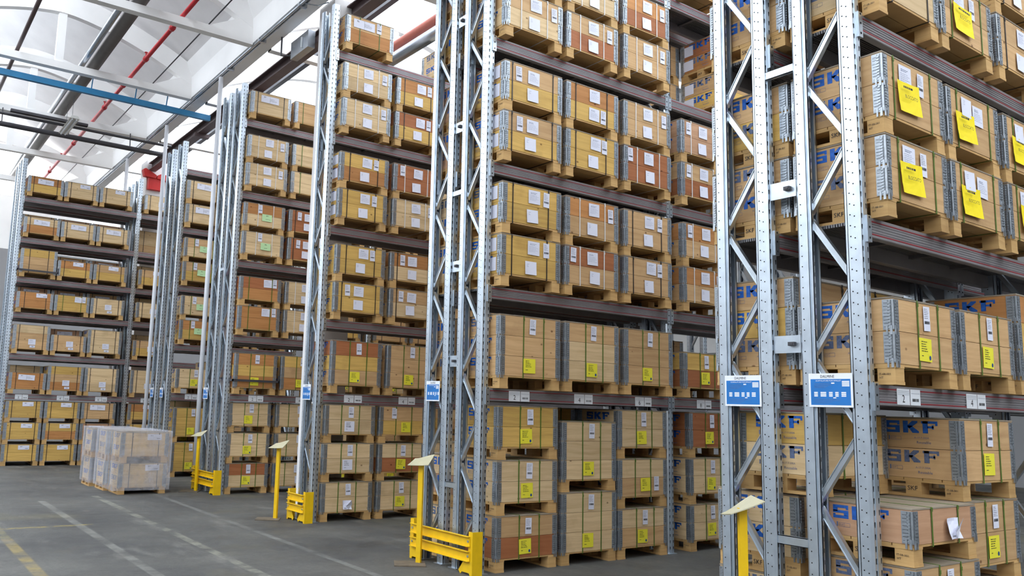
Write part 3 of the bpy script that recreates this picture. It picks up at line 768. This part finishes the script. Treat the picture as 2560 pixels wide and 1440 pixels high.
stack(N2, 1, 2, XC[1], YCb, bt(LC[0]), [('ttp', 'bk')], back=BK); stack(N2, 1, 3, XC[2], YCb, bt(LC[0]), [('ttr', 'bk')], back=BK)
stack(N2, 1, 4, 7.55, YCb, bt(LC[0]), [('ttt', 'bk')], back=BK)
stack(N2, 4, 4, 7.0+.54, YCb, bt(LC[3]), [('tt', 'bk'), ('tt', 'bk')], back=BK)
stack(N2, 2, 3, XC[2], YCb, bt(LC[1]), [('pp', 'bk'), ('pp', 'bk')], back=BK)
# ---------- B crates
sB = (.985, 1, .985); XBs = [4.97, 5.815]; YB = 9.42
sBf = (.985, 1, .97)
stack(N3, 0, 1, 4.97, 9.53, 0, [('pp', 'gt'), ('pp', 'gv'), ('pp', 'gv')], sBf); stack(N3, 0, 2, 5.80, 9.53, 0, [('pp', 'g1'), ('rp', 'g1'), ('yt', 'g2')], sBf)
stack(N3, 1, 1, XBs[0], YB, bt(LB[0]), [('tyr', 'g1')], sB); stack(N3, 1, 2, XBs[1], YB, bt(LB[0]), [('ttt', 'g1')], sB)
stack(N3, 2, 1, XBs[0], YB, bt(LB[1]), [('yy', 'k1'), ('yy', 'k2')], sB); stack(N3, 2, 2, XBs[1], YB, bt(LB[1]), [('pt', 'k1'), ('po', 'k1')], sB)
stack(N3, 3, 1, XBs[0], YB, bt(LB[2]), [('yy', 'k2'), ('oy', 'k2')], sB, side=.25); stack(N3, 3, 2, XBs[1], YB, bt(LB[2]), [('pp', 'w1'), ('rr', 'w3')], sB)
stack(N3, 4, 1, XBs[0], YB, bt(LB[3]), [('pp', 'w1'), ('pp', 'w1')], sB); stack(N3, 4, 2, XBs[1], YB, bt(LB[3]), [('yr', 'k2'), ('yo', 'k2')], sB)
stack(N3, 5, 1, XBs[0], YB, bt(LB[4]), [('ot', 'g0')], sB)
stack(N3, 5, 3, 6.62, YB+.02, bt(LB[4]), [('pp', 'bg')], sB)
# ---------- A crates
sA = (.955, 1, .955); XAs = [4.945, 5.76]; YA = 12.69
stack(N4, 0, 1, 4.955, 12.84, 0, [('pr', 'g1'), ('pp', 'g1'), ('pp', 'g1')], sA); stack(N4, 0, 2, 5.78, 12.84, 0, [('pp', 'ge'), ('pp', 'ge'), ('pp', 'ge')], sA)
stack(N4, 1, 1, XAs[0], YA, bt(LA[0]), [('oyo', 'g1')], sA); stack(N4, 1, 2, XAs[1], YA, bt(LA[0]), [('oty', 'g1')], sA)
stack(N4, 2, 1, XAs[0], YA, bt(LA[1]), [('oo', 'q3'), ('or', 'q3')], sA); stack(N4, 2, 2, XAs[1], YA, bt(LA[1]), [('pp', 'w1'), ('pp', 'w1')], sA)
stack(N4, 3, 1, XAs[0], YA, bt(LA[2]), [('pp', 'n1'), ('po', 'n1')], sA); stack(N4, 3, 2, XAs[1], YA, bt(LA[2]), [('rr', 'k1'), ('rr', 'k1')], sA)
stack(N4, 4, 1, XAs[0], YA, bt(LA[3]), [('pp', 'w1'), ('pp', 'w1')], sA); stack(N4, 4, 2, XAs[1], YA, bt(LA[3]), [('pp', 'q3'), ('pp', 'q3')], sA)
stack(N4, 5, 1, XAs[0], YA, bt(LA[4]), [('pp', 'q1')], sA); stack(N4, 5, 2, XAs[1], YA, bt(LA[4]), [('tt', 'q3')], sA)
# ---------- Z crates
sZ = (.945, 1, .945); YZ = 15.84
stack(N5, 0, 1, 5.02, 15.9, 0, [('yyy', 'g1'), ('yyy', 'g1')], sZ)
stack(N5, 1, 1, 5.0, YZ, bt(LZ[0]), [('pp', 'g1')], sZ)
stack(N5, 2, 1, 5.0, YZ, bt(LZ[1]), [('yo', 'n2'), ('pp', 'n2')], sZ); stack(N5, 3, 1, 4.98, YZ, bt(LZ[2]), [('yt', 'n2'), ('pt', 'n2')], sZ)
stack(N5, 4, 1, 4.96, YZ, bt(LZ[3]), [('pp', 'q1'), ('pp', 'q1')], sZ)
for i in range(2): stack(N5, i+1, 1, 5.0, 16.5, bt(LZ[i]), [('nn', 'bk')], sZ, back=BK, hinges=2)
# ---------- E crates
sE = (.935, 1, .875); XE = [2.478, 3.225, 3.972, 4.965]; YE = 18.97
tE = {
 0: [[('yy', 'q4')]*3, [('yy', 'q4'), ('oy', 'q4'), ('yy', 'q4')], [('nn', 'q1'), ('nn', 'q1'), ('tt', 'q1')], [('yy', 'q4'), ('yy', 'q4'), ('yo', 'q4')]],
 1: [[('oo', 'q1')], [('oty', 'e1')], [('ppp', 'e1')], [('ppp', 'e1')]],
 2: [[('ttp', 'e1')], [('tt', 'e1')], [('ppp', 'e1')], [('yt', 'e1')]],
 3: [[('oo', 'q2')], [('yy', 'q3')], [('pp', 'e1')], [('pp', 'e1')]],
 4: [[('tty', 'bk')], [('yo', 'q4')], [('yt', 'q4')], [('yt', 'q4')]],
 5: [[('op', 'e2')], [('pp', 'e2')], [('pp', 'e2')], None],
 6: [[('yo', 'q1')], [('pp', 'q4')], [('pp', 'q4')], [('pp', 'e1')]]}
for lv, row in tE.items():
    for i, sp_ in enumerate(row):
        if sp_ is None: continue
        z = 0 if lv == 0 else bt(LE[lv-1])
        stack(N6, lv, i+1, XE[i], YE+(.03 if lv == 0 else 0), z, sp_, sE, hinges=2)
for lv in (2, 3, 4, 5):
    for i in range(3): stack(N6, lv, i+1, XE[i]+.03, 19.62, bt(LE[lv-1]), [(('nnn', 'ttn', 'ppt')[(lv+i) % 3], 'q1')], sE, back=BK, hinges=2)

# ---------- crates deeper in the racks, seen only through the gaps
BGT = ['tt', 'pp', 'tp', 'yt', 'nt', 'ot']
def fill(rack, lev_z, slots, y, sc, back, y0=None):
    r = random.Random(int(y*100))
    for lv, z in lev_z:
        for (k, x) in slots:
            if lv == 0: sp_ = [(r.choice(BGT), 'bg') for _ in range(3 if sc[2] < .97 or back else 2)]
            elif lv == 1: sp_ = [(r.choice(BGT)+'p', 'bg')]
            else: sp_ = [(r.choice(BGT), 'bk') for _ in range(2)]
            if z+sum(CHH(len(a[0])) for a in sp_)*sc[2] > 7.3: sp_ = sp_[:1]
            stack(rack, lv, k, x, y, z, sp_, sc, back=back, hinges=2)
ORD += ['sixth', 'seventh', 'eighth', 'ninth', 'tenth']
LZf = lambda L, n: [(0, 0)]+[(i+1, bt(L[i])) for i in range(n)]
slB = [(3, 6.62), (4, 7.60), (5, 8.42), (6, 9.24), (7, 10.22), (8, 11.04)]
fill(N3, LZf(LB, 4), slB, 9.50, sB, '')
slA = [(3, 6.60), (4, 7.60), (5, 8.40), (6, 9.20)]
fill(N4, LZf(LA, 4), slA, 12.80, sA, '')
fill(N5, LZf(LZ, 4), [(2, 5.76), (3, 6.56)], 15.93, sZ, '')
fill(N2, [(2, bt(LC[1])), (3, bt(LC[2]))], [(2, XC[1])], YCb, one, BK)
fill(N2, [(3, bt(LC[2]))], [(3, XC[2])], YCb, one, BK)
fill(N2, [(0, 0)], [(4, 7.6)], YCb+.10, one, BK)
fill(N2, [(2, bt(LC[1])), (3, bt(LC[2]))], [(4, 7.56)], YCb, one, BK)
fill(N1, [(0, 0), (1, bt(LD[0])), (2, bt(LD[1]))], [(3, 6.56)], YDb+.01, one, BK)
fill(N5, [(0, 0), (3, bt(LZ[2])), (4, bt(LZ[3]))], [(1, 5.02)], 16.55, sZ, BK)
fill(N5, LZf(LZ, 4), [(2, 5.80), (3, 6.58)], 16.55, sZ, BK)
for lv in range(0, 7):
    for i, x in enumerate(XE):
        if lv in (2, 3, 4, 5) and i < 3: continue
        stack(N6, lv, i+1, x+.03, 19.62, 0 if lv == 0 else bt(LE[lv-1]), [(BGT[(i*3+lv) % 6]+('' if lv in (0, 6) else 'p'), 'bk')]*(3 if lv == 0 else 1), sE, back=BK, hinges=2)

# ------------------------------------------------------------------ wrapped crates on the floor
wr = [(3.40, 13.25, 'first'), (3.33, 13.87, 'second'), (3.27, 14.60, 'third')]
for x, y, nm in wr:
    for j in range(2):
        crate(x, y, j*(CHH(2)*.93+.003), 'pp', 'q2', f"film-wrapped, {('lower', 'upper')[j]}, {nm} wrapped stack from camera, open floor", 'wrapped crates on the open floor', (.96, 1, .93))
def film(x0, y0, x1, y1, h, label):
    mb = MB(); nx = 10; nz_ = 10; r = random.Random(int(y0*10))
    ring = []
    per = [(x0+(x1-x0)*i/nx, y0) for i in range(nx)]+[(x1, y0+(y1-y0)*i/nx) for i in range(nx)]+[(x1-(x1-x0)*i/nx, y1) for i in range(nx)]+[(x0, y1-(y1-y0)*i/nx) for i in range(nx)]
    cx2, cy2 = (x0+x1)/2, (y0+y1)/2
    for j in range(nz_+1):
        for (a, b2) in per:
            k = 1+r.uniform(-.004, .008); mb.v.append((cx2+(a-cx2)*k, cy2+(b2-cy2)*k, .06+(h-.06)*j/nz_))
    n = len(per)
    for j in range(nz_):
        for i in range(n):
            mb.f.append((j*n+i, j*n+(i+1) % n, (j+1)*n+(i+1) % n, (j+1)*n+i)); mb.m.append(0)
    mb.f.append(tuple(nz_*n+i for i in range(n))); mb.m.append(0)
    o = obj('stretch_film', mb.mesh('stretch_film', ['film'])); tag(o, label, 'film', 'clear films around the floor crates'); return o
film(3.305, 13.215, 4.18, 14.485, .975, 'clear crinkled film around the two nearer crate stacks on the open floor')
film(3.245, 14.57, 4.02, 15.21, .975, 'clear film around the rearmost crate stack on the open floor')

# ------------------------------------------------------------------ yellow guards
def guard(x, y0, y1, label):
    root = bpy.data.objects.new('rack_guard', None); COL.objects.link(root); root.location = (x, y0, 0); tag(root, label, 'guard')
    D_ = y1-y0; H = .385
    def endp(flip):
        mb = MB(); s = (lambda v: D_-v) if flip else (lambda v: v)
        fl = min(.20, D_*.42)
        # side plate facing -x with a flared foot
        prof = [(s(0), .0), (s(0), H), (s(.055), H), (s(.06), .2), (s(fl), .03), (s(fl-.03), .0), (s(fl-.05), .022), (s(.04), .022), (s(.03), 0)]
        mb.prism(prof, 'x', 0, .006)
        a, b2 = sorted((s(-.004), s(.002))); mb.box(0, a, 0, .115, b2, H)
        
        return mb.mesh('end_plate', ['yellow'])
    obj('end_plate', endp(False), root); obj('end_plate', endp(True), root)
    for z in (.30, .17):
        mb = MB(); mb.box(-.008, .03, z-.045, -.002, D_-.03, z+.045); mb.box(-.034, .03, z+.039, -.008, D_-.03, z+.045); mb.box(-.034, .03, z-.045, -.008, D_-.03, z-.039)
        for yy in (.05, D_-.05): mb.tube([(-.016, yy, z), (-.008, yy, z)], .012, 6, 1)
        obj('guard_rail', mb.mesh('guard_rail', ['yellow', 'steeld']), root)
guard(4.69, 6.02, 7.03, 'long yellow guard with two rails at the foot of the second rack')
guard(4.72, 9.47, 9.98, 'short yellow guard at the foot of the third rack')
guard(4.74, 12.74, 13.80, 'yellow guard at the foot of the fourth rack, behind a thin notice stand')
# ------------------------------------------------------------------ notice stands
def stand(x, y, h, rot, label, tilt=(24, -6)):
    root = bpy.data.objects.new('notice_stand', None); COL.objects.link(root); root.location = (x, y, 0); root.rotation_euler = (0, 0, rot)
    tag(root, label, 'stand', 'yellow notice stands beside the rack ends')
    mb = MB(); mb.prism([(-.024, -.016), (.024, -.016), (.024, .016), (-.024, .016)], 'z', .01, h); obj('pole', mb.mesh('pole', ['yellow']), root)
    mb = MB(); mb.box(-.15, -.13, 0, .15, .13, .010); obj('base_plate', mb.mesh('base_plate', ['rust']), root, (-.05, -.086, 0), (0, 0, .5))
    mb = MB(); n = 6
    for s in (0, 1):
        for j in range(n+1):
            for i in range(n+1):
                u = -.15+.30*i/n; v = -.115+.23*j/n
                mb.v.append((u, v, .012*math.sin(u*12)*(v+.1)*4+.010*((u+v)/.2)**2*.6-(.006 if s else 0)))
    for s in (0, 1):
        for j in range(n):
            for i in range(n):
                a = s*(n+1)**2+j*(n+1)+i; q = (a, a+1, a+n+2, a+n+1); mb.f.append(q if s == 0 else tuple(reversed(q))); mb.m.append(0)
    for k in range(n):
        for a, b2 in ((k, k+1), ((n+1)*n+k+1, (n+1)*n+k), ((n+1)*(k+1), (n+1)*k), ((n+1)*k+n, (n+1)*(k+1)+n)):
            mb.f.append((b2, a, a+(n+1)**2, b2+(n+1)**2)); mb.m.append(0)
    mb.box(-.10, -.02, -.014, .10, .02, -.006, 1)
    obj('notice_board', mb.mesh('notice_board', ['board', 'yellow']), root, (0, 0, h+.008), (math.radians(tilt[0]), math.radians(tilt[1]), 0), (.74, .80, 1))
stand(4.60, 6.74, .96, math.radians(-60), 'yellow stand with tilted paper board beside the second rack')
stand(4.57, 10.0, .93, math.radians(-60), 'yellow stand with tilted paper board beside the third rack')
stand(4.68, 13.40, .92, math.radians(-60), 'yellow stand with curled board in front of the fourth rack')
stand(4.50, 3.127, .95, math.radians(-33.6), 'yellow stand with curled paper board in front of the nearest rack', (-1, -24))

# ------------------------------------------------------------------ building
mb = MB(); mb.box(-14, -8, -.1, 24, 27, 0); struct('floor', mb, ['floor'])
for nm_, (xa_, ya_, xb_, yb_) in {'wall_back': (-14, 26.5, 24, 26.8), 'wall_right': (23.7, -8, 24, 26.5), 'wall_left': (-14, -8, -13.7, 26.5), 'wall_front': (-13.7, -8, 23.7, -7.7)}.items():
    zs_ = 5.7 if nm_ == 'wall_back' else 3.6; mb = MB(); mb.box(xa_, ya_, 0, xb_, yb_, zs_, 0); mb.box(xa_, ya_, zs_, xb_, yb_, 7.3, 1); struct(nm_, mb, ['wallm', 'conc'])  # white upper band added to bounce light up to the roof
# vaulted roof: bays run along y; ribs with tie beams every 3.1 m
XG0, XG1 = 4.77, 5.10      # underside of the gutter beam
ZG = 7.38
ribs = [-6.2+3.1*i for i in range(11)]
def intrados(u):
    """u 0..1 across the vault from left gutter to right gutter"""
    a = abs(u-.5)*2
    return ZG+.25+.78*(1-a**1.6)
def vault(xa, xb, conc, kind, idx):
    n = 24
    us = [i/n for i in range(n+1)]
    for k, yr in enumerate(ribs):
        mb = MB()
        low = [(xa+(xb-xa)*u, intrados(u)) for u in us]
        top = [(xa+(xb-xa)*u, intrados(u)+.40) for u in us]
        for i in range(n):
            mb.prism([low[i], low[i+1], top[i+1], top[i]], 'y', yr-.07, yr+.07)
        mb.box(xa, yr-.07, ZG-.03, xb, yr+.07, ZG+.10)
        # haunches at the gutters
        for xx, sg in ((xa, 1), (xb, -1)):
            mb.prism([(xx, ZG-.03), (xx+sg*.75, ZG+.10), (xx+sg*.12, intrados(.03)+.1), (xx, intrados(0)+.40)], 'y', yr-.068, yr+.068)
        xm = xa+(xb-xa)*.5
        mb.box(xm-.07, yr-.05, ZG+.10, xm+.07, yr+.05, intrados(.5)+.05)
        o = struct('trim_%d' % (idx*100+k+1), mb, [kind])
    mb = MB(); mg = MB()
    def shell(m_, u0, u1, lift=.40, t=.06, step=1):
        k2 = [u for u in us if u0-1e-6 <= u <= u1+1e-6]
        for a, b2 in zip(k2[:-1], k2[1:]):
            m_.prism([(xa+(xb-xa)*a, intrados(a)+lift), (xa+(xb-xa)*b2, intrados(b2)+lift), (xa+(xb-xa)*b2, intrados(b2)+lift+t), (xa+(xb-xa)*a, intrados(a)+lift+t)], 'y', -7.7, 26.5)
    if conc:
        P = [(xa+(xb-xa)*u, ZG+.66+2.3*(1-u)**.85) for u in us if u >= .29]
        for a, b2 in zip(P[:-1], P[1:]): mb.prism([a, b2, (b2[0], b2[1]+.06), (a[0], a[1]+.06)], 'y', -7.7, 26.5)
        struct('ceiling_%d' % idx, mb, ['concg'])
        mg.prism([(xa-.14, ZG+.70), (xa-.125, ZG+.70), (P[0][0]+.015, P[0][1]), (P[0][0], P[0][1])], 'y', -7.7, 26.5)
    else:
        shell(mg, 0, 1.0, .42, .012)
    struct('window_%d' % idx, mg, ['glaze'])
    # glazing bars
vault(-.12, XG0, True, 'conc', 1)
vault(XG1, 10.0, False, 'conc', 2)
vault(-5.37, -.45, False, 'conc', 3)
vault(10.33, 15.2, True, 'conc', 4)
vault(-10.6, -5.7, False, 'conc', 5)
def gutter(xa, xb, i):
    mb = MB()
    mb.prism([(xa, ZG), (xb, ZG), (xb, ZG+.45), (xb+.10, ZG+.70), (xa-.14, ZG+.70), (xa-.02, ZG+.42)], 'y', -7.7, 26.5)
    struct('trim_%d' % (600+i), mb, ['conc'])
gutter(XG0, XG1, 1); gutter(-.45, -.12, 2); gutter(10.0, 10.33, 3); gutter(-5.7, -5.37, 4); gutter(15.2, 15.53, 5)
mb = MB(); mb.box(15.5, -7.7, 7.3, 23.9, 26.7, 7.5); struct('ceiling_6', mb, ['concg'])
mb = MB(); mb.box(-13.9, -7.9, 7.3, -10.55, 26.7, 7.5); struct('ceiling_7', mb, ['concg'])
# columns
def column(x0, x1, y0, y1, i):
    mb = MB(); mb.box(x0, y0, 0, x1, y1, ZG); mb.box(x0+.2, y0-.05, ZG-.55, x0+.36, y0, ZG-.42)
    struct('trim_%d' % (700+i), mb, ['concg'])
column(5.13, 5.58, 10.12, 10.60, 1); column(5.30, 5.80, 20.32, 20.85, 2)
# overhead services
def tubeobj(name, pts, r, mat, label, cat, seg=14):
    mb = MB(); mb.tube(pts, r, seg); o = obj(name, mb.mesh(name, [mat], True)); tag(o, label, cat); return o
tubeobj('ventilation_duct', [(2.96, 8.2, 7.62), (2.96, 25.5, 7.62)], .105, 'greyduct', 'dark grey round duct under the concrete roof beside a shiny thin tube', 'duct', 20)
tubeobj('conduit_pipe', [(2.76, 8.2, 7.62), (2.76, 25.5, 7.62)], .05, 'chrome', 'shiny galvanised pipe running alongside the dark grey roof duct', 'pipe')
mb = MB(); mb.tube([(3.62, 8.2, 7.56), (3.62, 25.5, 7.56)], .036, 12)
for y in [9.9+1.55*i for i in range(10)]:
    mb.tube([(3.62, y-.04, 7.56), (3.62, y+.04, 7.56)], .052, 12); mb.tube([(3.62, y, 7.56), (3.62, y, 7.68)], .012, 8); mb.tube([(3.62, y, 7.68), (3.62, y, 7.69)], .03, 8)
o = obj('sprinkler_pipe', mb.mesh('sprinkler_pipe', ['red'], True)); tag(o, 'red sprinkler pipe with heads running under the concrete roof', 'pipe')
tubeobj('cable_rod', [(4.02, 8.2, 7.50), (4.02, 25.5, 7.50)], .011, 'darks', 'thin dark rod beside the red roof pipe', 'rod', 8)
tubeobj('drain_pipe', [(1.66, 8.2, 7.62), (1.66, 25.5, 7.62)], .036, 'darkb', 'thin dark brown pipe at the left under the roof', 'pipe')
mb = MB(); mb.box(-.1, 15.60, 7.06, 5.24, 15.68, 7.17)
for x in (.8, 2.95, 3.75, 4.35): mb.bar((x, 15.64, 7.16), (x, 15.56, 7.40), .018, .018)
o = obj('cable_rail', mb.mesh('cable_rail', ['railblue'])); tag(o, 'long blue steel rail hung under the roof ties', 'rail')
mb = MB(); mb.tube([(-.1, 18.45, 7.02), (5.25, 18.45, 7.02)], .055, 12); mb.tube([(-.1, 18.2, 7.17), (5.25, 18.2, 7.17)], .03, 10)
for x in (.5, 1.8, 3.1, 4.4): mb.bar((x, 18.45, 7.02), (x, 18.5, 7.38), .02, .02)
o = obj('air_line', mb.mesh('air_line', ['darks'])); tag(o, 'pair of dark grey lines crossing the roof below the fourth tie', 'pipe')
mb = MB(); mb.box(1.9, 18.02, 7.2, 3.4, 18.14, 7.25); o = obj('cable_tray', mb.mesh('cable_tray', ['darks'])); tag(o, 'short dark cable tray above the pair of grey lines', 'tray')
# tube lamp
root = bpy.data.objects.new('tube_lamp', None); COL.objects.link(root); root.location = (2.93, 16.9, 6.95); tag(root, 'white tube lamp hanging beneath the grey lines and duct', 'lamp')
mb = MB(); mb.prism([(-.09, 0), (.09, 0), (.06, .06), (-.06, .06)], 'y', 0, 1.2); obj('housing', mb.mesh('housing', ['lampw']), root)
mb = MB(); mb.tube([(-.04, .03, -.015), (-.04, 1.17, -.015)], .016, 10); mb.tube([(.04, .03, -.015), (.04, 1.17, -.015)], .016, 10); obj('lamp_tube', mb.mesh('lamp_tube', ['plate']), root)
mb = MB(); mb.tube([(0, .3, .05), (0, .3, .563)], .004, 6); mb.tube([(0, .9, .05), (0, .9, .563)], .004, 6); obj('suspension_wire', mb.mesh('suspension_wire', ['darks']), root)
# conduits along the gutter beam
mb = MB(); mb.tube([(4.80, 8.0, 7.35), (4.80, 25, 7.35)], .022, 10); mb.tube([(4.86, 8.0, 7.36), (4.86, 25, 7.36)], .014, 8)
for y in (9.2, 10.6, 12.1, 13.5, 16.2): mb.box(4.77, y-.03, 7.32, 4.90, y+.03, 7.38)
mb.tube([(4.82, 10.5, 7.34), (5.0, 10.4, 7.32), (5.12, 10.3, 7.37)], .010, 8)
o = obj('conduit_pipe', mb.mesh('conduit_pipe', ['chrome'], False)); tag(o, 'pair of grey conduits clipped beneath the white roof gutter beam', 'pipe')
# dark crane beam with gearbox
mb = MB(); H = .2; x = 5.42; z0 = 7.10
mb.prism([(x-.09, z0), (x+.09, z0), (x+.09, z0+.02), (x+.012, z0+.02), (x+.012, z0+H-.02), (x+.09, z0+H-.02), (x+.09, z0+H), (x-.09, z0+H), (x-.09, z0+H-.02), (x-.012, z0+H-.02), (x-.012, z0+.02), (x-.09, z0+.02)], 'y', 9.0, 20.3)
for y in (10.9, 13.6, 16.6): mb.box(x-.16, y, z0-.08, x+.16, y+.12, z0)
o = obj('steel_beam', mb.mesh('steel_beam', ['darkb'])); tag(o, 'dark brown steel I-beam running parallel to the white gutter', 'beam')
root = bpy.data.objects.new('electric_box', None); COL.objects.link(root); root.location = (5.12, 10.95, 6.92); tag(root, 'blue-grey electric box on the dark roof beam', 'box')
mb = MB(); mb.box(0, 0, 0, .12, .62, .28); obj('housing', mb.mesh('housing', ['chrome']), root)
mb = MB(); mb.bar((-.012, .2, .05), (-.012, .2, .22), .02, .02); obj('lever', mb.mesh('lever', ['plate']), root)
mb = MB(); mb.tube([(.06, .62, .14), (.06, .80, .14), (-.06, .86, .14), (-.06, .86, .45)], .016, 8); obj('cable', mb.mesh('cable', ['darks']), root)
# pipes in the bright bay
tubeobj('heating_pipe', [(6.75, 8.0, 7.42), (6.75, 11.6, 7.42), (6.72, 11.9, 7.40), (6.55, 12.2, 7.3), (6.3, 12.35, 7.1), (6.22, 12.4, 6.6)], .075, 'copper', 'reddish pipe bending down beyond the third rack', 'pipe')
tubeobj('heating_duct', [(6.75, 8.0, 7.20), (6.75, 11.4, 7.20), (6.70, 11.75, 7.15), (6.5, 12.0, 7.05), (6.35, 12.1, 6.8), (6.3, 12.15, 6.4)], .10, 'chrome', 'silver duct bending down beside the reddish pipe', 'duct')
mb = MB(); mb.box(6.2, 8, 7.75, 6.3, 26, 7.93); o = obj('steel_beam', mb.mesh('steel_beam', ['darks'])); tag(o, 'thin dark beam crossing the bright roof bay', 'beam')
for (px, py, ph, lb) in ((4.80, 13.86, 7.29, 'tall white downpipe rising behind the fourth rack to the gutter'), (4.82, 17.14, 7.29, 'tall white downpipe behind the fifth rack'), (4.80, 20.25, 7.29, 'white downpipe behind the far left rack')):
    tubeobj('downpipe', [(px, py, 0), (px, py, ph)], .04, 'whitep', lb, 'pipe')
# red canvas cover on the far column
root = bpy.data.objects.new('hose_cover', None); COL.objects.link(root); root.location = (5.33, 20.26, 6.62); tag(root, 'red box with flared top flaps on the far white column', 'cover')
mb = MB(); mb.box(0, -.08, 0, .36, .06, .30); obj('box', mb.mesh('box', ['redb']), root)
mb = MB(); mb.prism([(-.16, .46), (-.12, .30), (.16, .28), (.18, .36), (-.10, .50)], 'y', -.12, .04); mb.prism([(.20, .36), (.19, .28), (.50, .26), (.52, .38), (.30, .42)], 'y', -.12, .04)
obj('flap', mb.mesh('flap', ['redb']), root)
dup = [k for k, v in labels_used.items() if v > 1]
if dup: print('DUPLICATE LABELS', dup[:10], len(dup))
